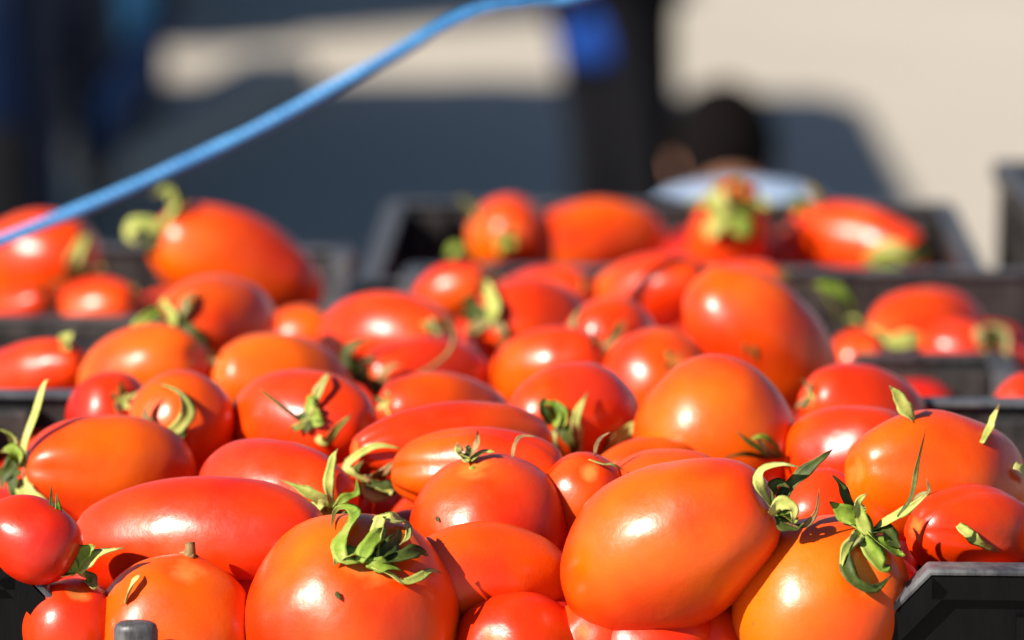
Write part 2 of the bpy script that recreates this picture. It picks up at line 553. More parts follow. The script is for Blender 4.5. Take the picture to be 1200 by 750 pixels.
def sepal_mesh(pts, nrms, width, thick, shape='leaf', n=18, cup=0.35, wav=0.0, seed=0):
    """tapering curved blade with thickness along a path; nrms = outward direction at each path point"""
    rnd = random.Random(seed)
    path = smooth_path(pts, n)
    nr = smooth_path(nrms, n)
    bm = bmesh.new()
    lay = bm.verts.layers.float.new('tip')
    rings = []
    ph = rnd.uniform(0, 6)
    for i, p in enumerate(path):
        t = i / n
        d = (path[min(i + 1, n)] - path[max(i - 1, 0)]).normalized()
        nn = nr[i] - d * nr[i].dot(d)
        if nn.length < 1e-6: nn = d.orthogonal()
        nn.normalize()
        tw = wav * math.sin(3.5 * t + ph)
        side = d.cross(nn)
        nn, side = nn * math.cos(tw) + side * math.sin(tw), side * math.cos(tw) - nn * math.sin(tw)
        if shape == 'leaf':
            wd = width * 0.5 * (0.55 + 0.75 * math.sin(min(1, t * 1.3 + 0.1) * math.pi * 0.62)) * (1 - t ** 2.6) + width * 0.03
        elif shape == 'stalk':
            wd = width * 0.5 * (1 - 0.25 * t)
        th = thick * (1 - 0.6 * t)
        if shape == 'stalk':
            ring = [bm.verts.new(p + (side * math.cos(q) + nn * math.sin(q)) * wd) for q in [2 * math.pi * k / 8 for k in range(8)]]
        else:
            ed = 1 + 0.12 * math.sin(t * 17 + ph) * (t < 0.9)
            ring = [bm.verts.new(p + side * wd * s * ed + nn * (c * wd * cup + h * th))
                    for s, c, h in ((-1, 1, 0), (-0.5, 0.25, 0.5), (0, -0.15, 0.75), (0.5, 0.25, 0.5), (1, 1, 0), (0.5, 0.15, -0.6), (0, -0.3, -0.75), (-0.5, 0.15, -0.6))]
        for v_ in ring: v_[lay] = t ** 2 * 0.75
        rings.append(ring)
    for a, b in zip(rings, rings[1:]):
        m = len(a)
        for k in range(m):
            bm.faces.new((a[k], a[(k + 1) % m], b[(k + 1) % m], b[k]))
    bm.faces.new(list(reversed(rings[0])))
    bm.faces.new(rings[-1])
    return bm

def ell_hit(ctr, ax, a, b, px, py):
    """first hit of the pixel's ray with the tomato's ellipsoid -> point, normal, or None"""
    r = ray(px, py)
    o = CAM - ctr
    oz, dz = o.dot(ax), r.dot(ax)
    op, dp = o - ax * oz, r - ax * dz
    A = dp.dot(dp) / b ** 2 + dz * dz / a ** 2
    B = 2 * (op.dot(dp) / b ** 2 + oz * dz / a ** 2)
    C = op.dot(op) / b ** 2 + oz * oz / a ** 2 - 1
    disc = B * B - 4 * A * C
    if disc < 0: return None
    s = (-B - math.sqrt(disc)) / (2 * A)
    p = CAM + r * s
    q = p - ctr
    qz = q.dot(ax)
    n = ((q - ax * qz) / b ** 2 + ax * qz / a ** 2).normalized()
    return p, n

COUNT = [0]
def tomato(px, py, a, b, ax, row, label, ripe=0.5, s=1, calyx=None, sep=None, Y=None, stalk=None, lobes=0.015, k=5, taper=0.05,
           rib=0.0, seed=None, scar=None, h=None, hub=None):
    """px,py centre; a,b half length and half width in photo pixels; ax=(dx,dy) image direction of the stalk end (y up),
    its length <= 1 is how much of the axis lies across the view; s=+1 stalk end towards the camera"""
    COUNT[0] += 1
    seed = seed if seed is not None else COUNT[0]
    y0, y1, hh = CR_RANGE[row]
    r = ray(px, py)
    py0 = py
    if a < 100 and b < 75 and row != 'D' and px > 90:        # the body goes on behind the fruit in front
        b2 = b * 1.24
        py += (b2 - b) * 0.95
        b = b2
        a = max(a, b * 1.02)
    if Y is None:
        Y = (h or hh) / (-r.z / r.y)
        Y = min(max(Y, y0 + 0.012), y1 - 0.012)
    # depth from the row, height from the pixel
    ctr = at(px, py, Y)
    zc = (ctr - CAM).dot(CF)
    sc = zc / FPX
    dx, dy = ax
    if a > b * 1.15: dy *= 0.4
    m2 = dx * dx + dy * dy
    if a > b * 1.02:
        # a is how far the tomato reaches across the view: lengthen the real body for its tilt
        if hub is None and calyx is not None:
            sg = math.copysign(1, dx or 1); dx, dy, s = 0.80 * sg, 0.25, 1; m2 = dx * dx + dy * dy
        elif hub is None and m2 < 0.9:
            f_ = math.sqrt(0.9 / m2); dx *= f_; dy *= f_; m2 = 0.9; s = -1
        if a > b * 1.25 and m2 < 0.66:
            f_ = math.sqrt(0.66 / m2); dx *= f_; dy *= f_; m2 = 0.66
        m2 = min(m2, 1.0)
        a = min(math.sqrt(max(a * a - b * b * (1 - m2), b * b) / m2), max(a * 1.12, b * 1.35))
    A_, B_ = a * sc, b * sc
    if m2 > 1: dx, dy = dx / math.sqrt(m2), dy / math.sqrt(m2); m2 = 1
    axis = (CR * dx + CU * dy - CF * (s * math.sqrt(max(0, 1 - m2)))).normalized()
    me = tomato_mesh(A_, B_, seed, lobes, k, taper, rib)
    o = link('tomato', me, M_TOM)
    q = axis.to_track_quat('Z', 'Y')
    roll = random.Random(seed).uniform(0, 6.28)
    o.matrix_world = Matrix.Translation(ctr) @ q.to_matrix().to_4x4() @ Matrix.Rotation(roll, 4, 'Z')
    tag(o, label, 'tomato', 'tomatoes heaped in the black crates')
    o['ripeness'] = 0.12 + 0.62 * ripe
    inv = o.matrix_world.inverted()
    inv3 = inv.to_3x3()
    rnd = random.Random(seed * 13 + 5)
    hubp = ctr + axis * A_ * 0.90
    def piece(name, pts, nr, wd, mat, parent, shape='leaf', cup=0.35, wav=0.25, thick=None):
        bm = sepal_mesh([inv @ p for p in pts], [inv3 @ n for n in nr], wd, thick or max(0.0004, wd * 0.10), shape, 18, cup, wav, rnd.random())
        return from_bm(name, bm, mat, parent, True)
    if calyx is not None or sep is not None or stalk is not None:
        # the small green boss where the sepals meet
        bm = bmesh.new()
        hr = 0.0016
        lathe(bm, [(hr * 1.15, -hr * 0.5), (hr * 1.3, 0), (hr, hr * 0.25), (hr * 0.5, hr * 0.42), (hr * 0.1, hr * 0.45)], Matrix.Identity(4), 12)
        if hub:
            hp = ell_hit(ctr, axis, A_, B_, *hub)
            hubp = hp[0] if hp else hubp
            hax = hp[1] if hp else axis
        else:
            hax = axis
        bm.transform(Matrix.Translation(inv @ hubp) @ (inv3 @ hax).to_track_quat('Z', 'Y').to_matrix().to_4x4())
        if calyx is None and stalk is None:
            bm.transform(Matrix.Translation(inv @ (hubp - hax * 0.0012)) @ Matrix.Scale(0.5, 4) @ Matrix.Translation(-(inv @ hubp)))
        cal = from_bm('calyx', bm, M_LEAF, o, True)
    if calyx is not None:
        nS, ln, curl, wd = calyx[:4]           # number, length px, curl, width px
        mset = calyx[4] if len(calyx) > 4 else (M_LEAF, M_PALE, M_DARK)
        t1 = hax.orthogonal().normalized(); t2 = hax.cross(t1)
        ph = rnd.uniform(0, 6.28)
        for i in range(nS):
            th = ph + 2 * math.pi * i / nS + rnd.uniform(-0.3, 0.3)
            d = t1 * math.cos(th) + t2 * math.sin(th)
            sd_ = hax.cross(d)
            l = ln * sc * rnd.uniform(0.7, 1.25)
            c = curl * rnd.uniform(0.3, 1.5)
            bend = rnd.uniform(-0.35, 0.35)
            drop = (l * l) / (2.2 * B_)
            pts = [hubp + d * hr * 0.4 + hax * hr * 0.2,
                   hubp + d * l * 0.35 + hax * (hr * 0.3 - drop * 0.10 + l * 0.07 * c) + sd_ * l * bend * 0.1,
                   hubp + d * l * (0.70 - 0.05 * c) + hax * (l * 0.25 * c - drop * 0.35 + hr * .2) + sd_ * l * bend * 0.5,
                   hubp + d * l * (0.92 - 0.25 * c) + hax * (l * 0.50 * c - drop * 0.55 + hr * .2) + sd_ * l * bend * 1.1]
            nr = [hax, hax - d * 0.2 * c, hax * 0.8 - d * 0.7 * c, hax * 0.5 - d * 1.0 * c]
            piece('sepal', pts, nr, wd * sc * rnd.uniform(0.75, 1.2), mset[rnd.randrange(len(mset))], cal, wav=0.6)
    if stalk is not None:                      # (length px, width px, lean dx, lean dy, material)
        l, wdt, lx, ly, mt = stalk
        lean = CR * lx + CU * ly
        pts = [hubp, hubp + (hax * 0.8 + lean * 0.2) * l * sc * 0.4, hubp + (hax * 0.5 + lean * 0.8).normalized() * l * sc]
        piece('stalk', pts, [CR, CR, CR], wdt * sc, mt, cal, 'stalk', wav=0)
    if sep:
        for sp in sep:
            pl, wd, mt = sp[0], sp[1], sp[2]
            sh = sp[3] if len(sp) > 3 else 'leaf'
            li = sp[4] if len(sp) > 4 else 1.0
            pts, nr = [], []
            lastz = None
            npl = len(pl)
            for i, (x, y) in enumerate(pl):
                hit = ell_hit(ctr, axis, A_, B_, x, y)
                t = i / (npl - 1)
                lift = (2.5 + li * 9 * math.sin(t * math.pi * 0.8)) * sc
                if hit:
                    p = hit[0] + hit[1] * lift * 0.6 - ray(x, y).normalized() * lift * 0.4
                    n_ = hit[1]
                    z_ = (p - CAM).dot(CF)
                    if lastz is not None and abs(z_ - lastz) > 0.012:
                        z_ = lastz + math.copysign(0.012, z_ - lastz)
                        p = CAM + ray(x, y) * z_
                    lastz = z_
                else:
                    if lastz is None: lastz = (hubp - CAM).dot(CF) - lift
                    lastz -= 1.5 * sc
                    p = CAM + ray(x, y) * lastz
                    n_ = (-CF + CU * 0.6).normalized()
                pts.append(p)
                nr.append((n_ + Vector((rnd.uniform(-.4, .4), rnd.uniform(-.4, .4), rnd.uniform(-.1, .4)))).normalized())
            nm = 'stem' if sh == 'stalk' else 'sepal'
            piece(nm, pts, nr, wd * sc * (1.05 if sh == 'leaf' else 1), mt, cal, sh, cup=0.4, wav=0.5, thick=wd * sc * 0.07)
    if scar:
        for (x0, yy0, x1, yy1, wd) in scar:
            pts, nr = [], []
            for t in (0, 0.33, 0.66, 1):
                x, y = x0 + (x1 - x0) * t, yy0 + (yy1 - yy0) * t
                hit = ell_hit(ctr, axis, A_ * 1.01, B_ * 1.01, x, y)
                pts.append(hit[0] + hit[1] * 0.0004); nr.append(hit[1])
            piece('scar', pts, nr, wd * sc, M_DARK, o, cup=0.1, wav=0.1)
    return o

G, P_, K, B_R, VN = M_LEAF, M_PALE, M_DARK, M_DRY, M_VINE
T = tomato
# ---- nearest crate, front row
T(413, 724, 118, 127, (0.22, 0.60), 'A', 'big round orange tomato at the front with curled green sepals on top', 0.25, hub=(432, 654), lobes=0.012, h=.292, scar=[(394, 694, 399, 704, 5)],
  sep=[([(421, 659), (404, 659), (398, 644), (407, 628), (417, 612), (409, 602), (394, 604), (389, 622)], 15, G, 'leaf', 1.0),
       ([(440, 656), (441, 633), (445, 613), (459, 608), (472, 618), (475, 634), (466, 642)], 14, P_, 'leaf', 1.0),
       ([(446, 660), (470, 656), (485, 650), (499, 654)], 15, K),
       ([(436, 664), (455, 674), (470, 685), (487, 680), (502, 671), (516, 674)], 11, P_, 'leaf', 0.6),
       ([(422, 660), (430, 646), (442, 632), (452, 622)], 16, G), ([(428, 654), (412, 650), (398, 655), (392, 664)], 16, G, 'leaf', .3),
       ([(432, 656), (452, 648), (462, 634), (468, 622)], 16, K, 'leaf', .4), ([(430, 660), (444, 664), (458, 667), (470, 670)], 15, G, 'leaf', .3)])
T(206, 742, 90, 98, (0.15, 0.86), 'A', 'orange tomato with a brown stub of stalk at the front left', 0.15, hub=(222, 652), stalk=(17, 15, 0.0, 1.0, M_DRY), calyx=(3, 14, 0.1, 7, (M_DRY,)),
  Y=1.326, sep=[([(148, 708), (155, 697), (163, 684), (167, 676)], 9, P_, 'leaf', 1.2)])
T(233, 633, 153, 75, (-0.9, -0.10), 'A', 'longest smooth red plum tomato lying on its side at the left front', 0.62, taper=0.03, lobes=0.012, Y=1.362)
T(86, 734, 54, 60, (0.2, 0.80), 'A', 'half hidden dark red tomato under a pale star calyx at lower left', 0.8, hub=(92, 672), h=.296,
  sep=[([(90, 672), (76, 652), (71, 623), (66, 578)], 17, G, 'leaf', .7), ([(88, 672), (66, 676), (46, 672), (25, 672)], 12, P_, 'leaf', .5),
       ([(92, 668), (106, 656), (124, 648), (147, 642)], 17, P_, 'leaf', .8), ([(92, 672), (102, 680), (108, 690), (112, 694)], 14, P_, 'leaf', .3),
       ([(86, 672), (92, 655), (104, 644), (112, 640)], 16, G, 'leaf', .6), ([(86, 668), (80, 640), (62, 600), (60, 568)], 7, K, 'leaf', 1)])
T(126, 553, 103, 67, (-0.93, 0.12), 'A', 'glossy red tomato with a creased shoulder left of the longest plum tomato', 0.5, Y=1.45, rib=0.10, k=3, lobes=0.03, hub=(34, 545),
  sep=[([(28, 548), (30, 520), (42, 486), (52, 452), (58, 444)], 10, P_), ([(24, 545), (16, 520), (8, 508), (-4, 502)], 9, P_), ([(28, 560), (36, 575), (54, 586), (58, 592)], 18, P_),
       ([(24, 540), (14, 545), (6, 560), (2, 574)], 16, K), ([(26, 548), (22, 535), (12, 528), (0, 530)], 16, G), ([(26, 552), (18, 560), (16, 575), (22, 588)], 13, K)])
T(34, 632, 64, 50, (-0.5, 0.5), 'A', 'tomato coloured dark crimson for shade at the left edge below the creased one', 0.95)  # shade at the left edge put in as a darker ripeness
T(326, 566, 97, 50, (0.80, -0.25), 'A', 'smooth red tomato behind the longest plum tomato, sepals at its right', 0.6, hub=(392, 590), Y=1.40,
  sep=[([(388, 596), (384, 570), (387, 545), (396, 526)], 10, P_), ([(386, 590), (370, 582), (352, 574), (330, 563)], 12, P_), ([(388, 600), (400, 585), (412, 580), (418, 560)], 9, G),
       ([(388, 598), (378, 600), (370, 606), (376, 618)], 14, G), ([(390, 600), (400, 606), (404, 600), (410, 592)], 13, K), ([(386, 594), (376, 590), (366, 600), (372, 610)], 12, P_)])
T(404, 580, 46, 28, (0.1, 0.9), 'A', 'narrow purplish red tomato wedged right of the smooth red one', 0.98, Y=1.425)
T(242, 532, 44, 36, (0.2, 0.5), 'A', 'small red tomato showing only its top beside the curled yellow sepal', 0.6, Y=1.50)
T(214, 484, 58, 50, (-0.1, -0.35), 'A', 'round red tomato with a long curled yellow sepal beside it', 0.45, hub=(196, 505),
  sep=[([(196, 514), (208, 502), (219, 484), (208, 463), (182, 451)], 15, P_), ([(192, 512), (180, 500), (176, 482), (188, 465)], 11, B_R), ([(190, 514), (172, 502), (162, 498), (156, 490)], 13, B_R),
       ([(194, 512), (198, 520), (206, 524), (214, 518)], 10, P_), ([(192, 508), (205, 512), (214, 508), (221, 498)], 8, K)])
T(130, 478, 48, 42, (0.3, 0.4), 'A', 'deep crimson tomato against the left end of the crate wall', 0.98, calyx=(5, 26, 1.2, 6, (M_VINE, M_DARK, M_PALE, M_DRY)), Y=1.555)
# ---- nearest crate, middle
T(356, 484, 88, 50, (0.75, -0.10), 'A', 'red tomato facing the camera with a bushy tangled green calyx', 0.5, hub=(366, 490), calyx=(7, 30, 1.1, 10, (M_LEAF, M_DARK, M_PALE)),
  sep=[([(352, 492), (338, 482), (322, 470), (309, 460)], 5, K, 'stalk', 1.4), ([(372, 512), (382, 516), (396, 500), (412, 486)], 9, P_), ([(366, 486), (372, 466), (380, 452), (384, 440)], 9, P_)])
T(522, 482, 84, 44, (-0.7, 0.2), 'A', 'plain red tomato showing a thin band above the ribbed one', 0.55, calyx=(5, 26, 1.2, 6, (M_VINE, M_DARK, M_PALE, M_DRY)), Y=1.545)
T(530, 523, 120, 54, (-0.9, -0.1), 'A', 'broad ribbed coral tomato behind the two middle front tomatoes', 0.52, rib=0.09, k=7, lobes=0.02,
  hub=(428, 545), sep=[([(432, 565), (414, 556), (414, 540), (440, 524), (472, 526)], 10, P_), ([(430, 566), (450, 572), (468, 560), (472, 530)], 13, K), ([(426, 562), (430, 578), (450, 580), (462, 574)], 14, P_),
                       ([(428, 562), (440, 552), (452, 548), (462, 538)], 12, B_R), ([(440, 565), (428, 556), (422, 546), (428, 538)], 10, K)])
T(560, 553, 102, 53, (-0.85, 0.0), 'A', 'glossy creased tomato in front of the broad ribbed one', 0.5, rib=0.08, k=6, lobes=0.03, Y=1.405)
T(668, 478, 78, 51, (-0.8, -0.3), 'A', 'round red tomato in the middle with two pointed sepals standing up', 0.5, hub=(650, 492), 
  sep=[([(676, 534), (674, 510), (673, 490), (687, 461)], 13, P_), ([(704, 533), (716, 515), (732, 502), (762, 488)], 14, P_), ([(650, 500), (652, 488), (646, 476), (628, 476)], 13, G),
       ([(650, 498), (662, 505), (670, 520), (668, 534)], 14, K), ([(646, 496), (640, 486), (636, 478), (640, 466)], 11, K), ([(654, 500), (660, 492), (656, 480), (648, 470)], 12, G), ([(658, 534), (650, 524), (648, 512), (652, 500)], 12, P_)])
T(841, 496, 97, 74, (0.8, -0.7), 'A', 'large smooth orange tomato with one round highlight right of centre', 0.3, hub=(886, 526),
  sep=[([(916, 533), (898, 530), (880, 522), (862, 506)], 9, K), ([(914, 535), (890, 533), (870, 530), (846, 536)], 6, K), ([(908, 534), (896, 528), (884, 516), (878, 508)], 7, P_), ([(912, 534), (902, 520), (888, 512), (876, 516)], 7, G)])
T(1012, 473, 80, 45, (-0.4, 0.3), 'A', 'red tomato tucked against the right end of the crate wall', 0.6, calyx=(5, 26, 1.2, 6, (M_VINE, M_DARK, M_PALE, M_DRY)), Y=1.555)
T(990, 523, 80, 47, (0.5, 0.3), 'A', 'orange red tomato just left of the big pink topped one', 0.45, calyx=(5, 26, 1.2, 6, (M_VINE, M_DARK, M_PALE, M_DRY)), Y=1.465)
T(1096, 560, 108, 80, (-0.88, 0.20), 'A', 'big pink topped tomato at the right beside two upright sepals', 0.35, rib=0.04, k=4, lobes=0.02, hub=(1068, 494),
  sep=[([(1070, 495), (1060, 478), (1052, 464), (1042, 452)], 14, P_), ([(1150, 520), (1158, 504), (1165, 488), (1172, 472)], 8, P_), ([(1187, 546), (1192, 552), (1200, 562), (1206, 570)], 11, P_)])
T(1138, 616, 80, 48, (-0.75, 0.2), 'A', 'flat creased red tomato above the black crate corner', 0.65, rib=0.10, k=5, lobes=0.03,
  hub=(1080, 605), sep=[([(1122, 616), (1134, 626), (1146, 635), (1168, 646)], 11, P_), ([(1066, 604), (1078, 588), (1088, 576), (1086, 560)], 6, VN)], Y=1.35)
T(1222, 618, 38, 34, (0.0, 0.6), 'A', 'sliver of orange tomato cut by the right edge of the photo', 0.2, Y=1.355)
T(968, 712, 104, 110, (0.38, 0.42), 'A', 'big orange tomato with broad green sepals beside the black crate corner', 0.12, hub=(1014, 640), h=.293,
  sep=[([(1020, 640), (1004, 618), (988, 600), (972, 588)], 22, G), ([(1000, 630), (990, 652), (996, 680), (1020, 692), (1042, 676)], 13, K), ([(1018, 632), (1010, 608), (1005, 590), (1016, 578)], 13, P_),
       ([(1018, 626), (1042, 610), (1068, 594), (1092, 574)], 10, P_), ([(1012, 620), (996, 590), (984, 568), (974, 556)], 10, K), ([(1052, 606), (1068, 583), (1075, 545), (1085, 502)], 5, K),
       ([(1008, 632), (1018, 650), (1030, 668), (1040, 664)], 20, G), ([(1014, 626), (1030, 640), (1048, 652), (1058, 646)], 20, G), ([(1010, 622), (1000, 636), (988, 650), (984, 672)], 12, P_), ([(1018, 628), (1036, 622), (1046, 634), (1056, 642)], 18, K)])
T(786, 638, 134, 97, (0.80, 1.05), 'A', 'largest orange tomato at the front right of centre with a broad white highlight', 0.22, lobes=0.012, taper=0.10, hub=(908, 600),
  sep=[([(906, 600), (888, 575), (893, 552), (916, 545), (940, 548)], 11, P_), ([(908, 592), (930, 566), (954, 544), (976, 526)], 13, K), ([(900, 602), (914, 590), (930, 596), (928, 616)], 13, P_),
       ([(918, 612), (940, 618), (956, 600), (960, 572)], 6, B_R), ([(908, 604), (918, 616), (932, 620), (944, 612)], 14, K), ([(904, 596), (900, 578), (912, 566), (926, 572)], 13, K), ([(908, 602), (922, 604), (930, 612), (936, 606)], 12, G)])
T(960, 590, 52, 38, (0.3, 0.5), 'A', 'small red tomato half covered by the sepals of the largest orange one', 0.6, Y=1.40)
T(772, 584, 92, 55, (0.3, 0.5), 'A', 'coral tomato peeping over the back of the largest orange one', 0.55, calyx=(5, 26, 1.2, 6, (M_VINE, M_DARK, M_PALE, M_DRY)), Y=1.39)
T(757, 543, 62, 30, (0.5, 0.2), 'A', 'thin orange crescent of tomato under the two pointed sepals', 0.25, Y=1.45)
T(684, 574, 46, 44, (0.1, 0.6), 'A', 'red tomato left of the largest orange one, a thin sepal over it', 0.6, Y=1.385, hub=(690, 545), sep=[([(696, 536), (700, 520), (706, 512), (716, 506)], 4, B_R), ([(690, 540), (704, 548), (716, 550), (728, 554)], 6, P_)])
T(572, 618, 84, 94, (-0.2, 0.85), 'A', 'shiny red tomato with tiny dried sepals on its crown', 0.6, hub=(552, 544), scar=[(512, 606, 516, 612, 4)], Y=1.375,
  sep=[([(550, 542), (543, 540), (538, 530), (536, 518)], 14, P_), ([(550, 540), (556, 530), (560, 518), (559, 504)], 9, B_R), ([(552, 541), (566, 536), (574, 530), (580, 530)], 9, P_), ([(600, 538), (604, 520), (612, 511), (632, 512)], 4, B_R), ([(550, 542), (552, 534), (548, 526), (550, 520)], 10, K)])
T(570, 674, 100, 62, (0.75, -0.1), 'A', 'smooth orange tomato filling the gap between the two big front tomatoes', 0.3, Y=1.34, lobes=0.01)
T(606, 762, 76, 69, (-0.3, 0.4), 'A', 'dark red tomato at the bottom edge beside the front curled one', 0.75, Y=1.322)
T(696, 745, 54, 46, (-0.2, 0.3), 'A', 'small red tomato with a round highlight on the bottom edge', 0.7, Y=1.325, lobes=0.03)
T(772, 744, 80, 54, (0.3, 0.3), 'A', 'lumpy red tomato with a twin highlight at the bottom edge', 0.7, Y=1.325, lobes=0.05)
# ---- second crate
T(168, 428, 78, 47, (0.5, 0.3), 'B', 'orange tomato with a wide pale highlight in the second crate', 0.2, calyx=(5, 26, 1.2, 6, (M_VINE, M_DARK, M_PALE, M_DRY)), Y=1.66)
T(40, 436, 74, 37, (0.6, 0.3), 'B', 'red tomato alone by the left wall of the second crate', 0.6, hub=(85, 412), Y=1.70,
  sep=[([(78, 412), (76, 404), (80, 396), (86, 388)], 12, P_)])
T(250, 376, 80, 54, (-0.45, -0.15), 'B', 'orange red tomato with a big tangled calyx on its left side', 0.35, hub=(206, 388), Y=1.72,
  sep=[([(203, 392), (176, 400), (163, 387), (178, 366), (200, 368)], 16, G), ([(205, 395), (222, 408), (240, 416), (262, 422)], 18, P_), ([(208, 384), (218, 372), (226, 360), (231, 348)], 5, K, 'stalk'),
       ([(206, 390), (190, 380), (182, 388), (190, 402)], 17, K), ([(208, 392), (222, 390), (236, 402), (246, 414)], 16, K), ([(204, 388), (206, 372), (196, 356), (188, 348)], 12, P_), ([(206, 394), (210, 410), (222, 420), (238, 426)], 14, K), ([(202, 392), (186, 400), (190, 412), (206, 412)], 12, G), ([(206, 386), (216, 366), (222, 352), (236, 346)], 9, VN)])
T(332, 442, 84, 49, (-0.5, 0.3), 'B', 'bright orange tomato behind the one with the bushy calyx', 0.12, calyx=(5, 26, 1.2, 6, (M_VINE, M_DARK, M_PALE, M_DRY)), Y=1.64)
T(455, 388, 84, 47, (0.62, 0.05), 'B', 'red tomato with a small twisted calyx on its right end', 0.55, hub=(505, 385), calyx=(6, 20, 1.2, 8, (M_VINE, M_PALE, M_DARK)), Y=1.76)
T(497, 432, 74, 38, (-0.85, 0.1), 'B', 'red tomato circled by a long brown looping stem', 0.62, hub=(434, 440), Y=1.68,
  sep=[([(434, 448), (410, 436), (408, 414), (422, 402), (450, 394)], 14, K), ([(432, 450), (416, 440), (414, 424), (422, 410)], 12, P_), ([(436, 452), (480, 443), (518, 421), (532, 392), (522, 372)], 5, VN, 'stalk', 1.3), ([(436, 446), (448, 456), (460, 458), (468, 462)], 12, K), ([(432, 448), (420, 434), (430, 424), (444, 426)], 10, K), ([(440, 450), (450, 438), (462, 430), (474, 432)], 7, VN)])
T(626, 380, 70, 52, (-0.6, 0.3), 'B', 'shiny red tomato with a thick pale sepal at its left shoulder', 0.5, hub=(574, 362), Y=1.80,
  sep=[([(576, 380), (582, 362), (576, 342), (562, 328)], 17, P_), ([(574, 372), (560, 362), (550, 352), (540, 352)], 13, K), ([(574, 376), (562, 384), (556, 392), (550, 390)], 12, VN), ([(574, 374), (588, 384), (592, 396), (584, 404)], 9, VN), ([(572, 372), (556, 374), (546, 368), (536, 372)], 8, K)])
T(642, 422, 70, 38, (0.3, 0.4), 'B', 'smooth red tomato in front of the shiny red one', 0.6, calyx=(5, 26, 1.2, 6, (M_VINE, M_DARK, M_PALE, M_DRY)), Y=1.68)
T(714, 394, 46, 46, (-0.2, -0.1), 'B', 'small red tomato with an open loop of stem on its face', 0.6, hub=(708, 404), Y=1.73,
  sep=[([(682, 362), (674, 385), (680, 408), (700, 412), (724, 394), (734, 372)], 9, VN, 'leaf', 1.2), ([(704, 410), (716, 398), (722, 388), (726, 376)], 8, K), ([(700, 414), (690, 424), (700, 432), (712, 426)], 8, VN), ([(706, 410), (694, 400), (690, 388), (696, 378)], 7, K), ([(708, 412), (722, 416), (732, 408), (738, 414)], 7, P_)])
T(770, 438, 54, 54, (0.3, 0.4), 'B', 'orange tomato with a bright highlight left of the tall orange one', 0.3, calyx=(5, 26, 1.2, 6, (M_VINE, M_DARK, M_PALE, M_DRY)), Y=1.66)
T(891, 398, 103, 70, (0.6, -1.25), 'B', 'tall orange tomato in the middle, black in shade on its right side', 0.35, s=-1, taper=0.0, Y=1.70, scar=[(872, 402, 876, 416, 4), (884, 406, 886, 421, 6)], lobes=0.01)
T(1196, 474, 44, 28, (0.1, 0.5), 'B', 'flat red top of a tomato beyond the right hand crate wall', 0.65, Y=1.69)
# ---- left crate of the third row
T(279, 312, 108, 61, (-0.88, 0.95), 'L', 'large shiny red tomato at the upper left with a green sprig', 0.45, hub=(192, 270), taper=-0.05, Y=2.0,
  sep=[([(192, 272), (176, 264), (158, 264), (152, 278), (166, 288)], 15, P_), ([(194, 268), (208, 252), (208, 236), (196, 222), (178, 230)], 14, G), ([(190, 274), (182, 282), (176, 292), (184, 300)], 12, K), ([(194, 266), (204, 244), (200, 226), (196, 216)], 10, P_), ([(188, 270), (170, 270), (160, 262), (148, 262)], 11, G)])
T(44, 306, 76, 60, (0.70, 0.2), 'L', 'orange tomato under the blue rope at the left edge', 0.18, hub=(96, 300), Y=2.02,
  sep=[([(78, 330), (84, 308), (92, 290), (106, 272)], 15, P_), ([(96, 312), (108, 318), (122, 316), (130, 330)], 10, VN), ([(92, 316), (100, 326), (112, 334), (124, 346)], 12, K)])
T(112, 362, 60, 36, (0.5, 0.3), 'L', 'low red tomato beside the black rim of the left crate', 0.6, calyx=(5, 26, 1.2, 6, (M_VINE, M_DARK, M_PALE, M_DRY)), Y=1.965)
T(22, 362, 44, 25, (0.4, 0.3), 'L', 'small red tomato behind the left crate rim at the photo edge', 0.7, calyx=(5, 26, 1.2, 6, (M_VINE, M_DARK, M_PALE, M_DRY)), Y=1.965)
T(350, 392, 44, 34, (0.4, 0.3), 'B', 'orange top of a tomato right of the big tangled calyx', 0.25, calyx=(5, 26, 1.2, 6, (M_VINE, M_DARK, M_PALE, M_DRY)), Y=1.80)
# ---- right crate of the third row
T(530, 336, 46, 28, (0.2, 0.3), 'C', 'small red tomato at the left end of the third row', 0.6, calyx=(5, 26, 1.2, 6, (M_VINE, M_DARK, M_PALE, M_DRY)), Y=1.93)
T(628, 350, 70, 36, (0.3, 0.3), 'C', 'red tomato below the large far orange one', 0.65, calyx=(5, 26, 1.2, 6, (M_VINE, M_DARK, M_PALE, M_DRY)), Y=1.94)
T(760, 336, 74, 38, (0.6, 0.2), 'C', 'coral tomato resting on the dark edge of the third row crate', 0.5, calyx=(5, 26, 1.2, 6, (M_VINE, M_DARK, M_PALE, M_DRY)), Y=1.93)
T(868, 340, 60, 34, (0.3, 0.3), 'C', 'red tomato just behind the tall orange one', 0.65, calyx=(5, 26, 1.2, 6, (M_VINE, M_DARK, M_PALE, M_DRY)), Y=1.90)
T(1078, 380, 76, 42, (-0.7, -0.25), 'C', 'red tomato in the right crate with green sprigs at its left', 0.5, hub=(1020, 396), Y=1.95,
  sep=[([(1100, 412), (1070, 398), (1040, 400), (1010, 376)], 16, P_), ([(1060, 412), (1036, 398), (1016, 398), (996, 372)], 16, G), ([(1010, 386), (996, 366), (984, 350), (958, 344)], 13, K),
       ([(1006, 374), (990, 380), (982, 372), (974, 356), (956, 332)], 11, P_), ([(1080, 420), (1060, 408), (1044, 410), (1030, 404)], 14, K), ([(1000, 362), (988, 346), (972, 336), (950, 334)], 13, G)])
T(1006, 416, 30, 32, (0.1, 0.3), 'C', 'small orange tomato under the green sprigs of the right crate', 0.3, Y=1.905)
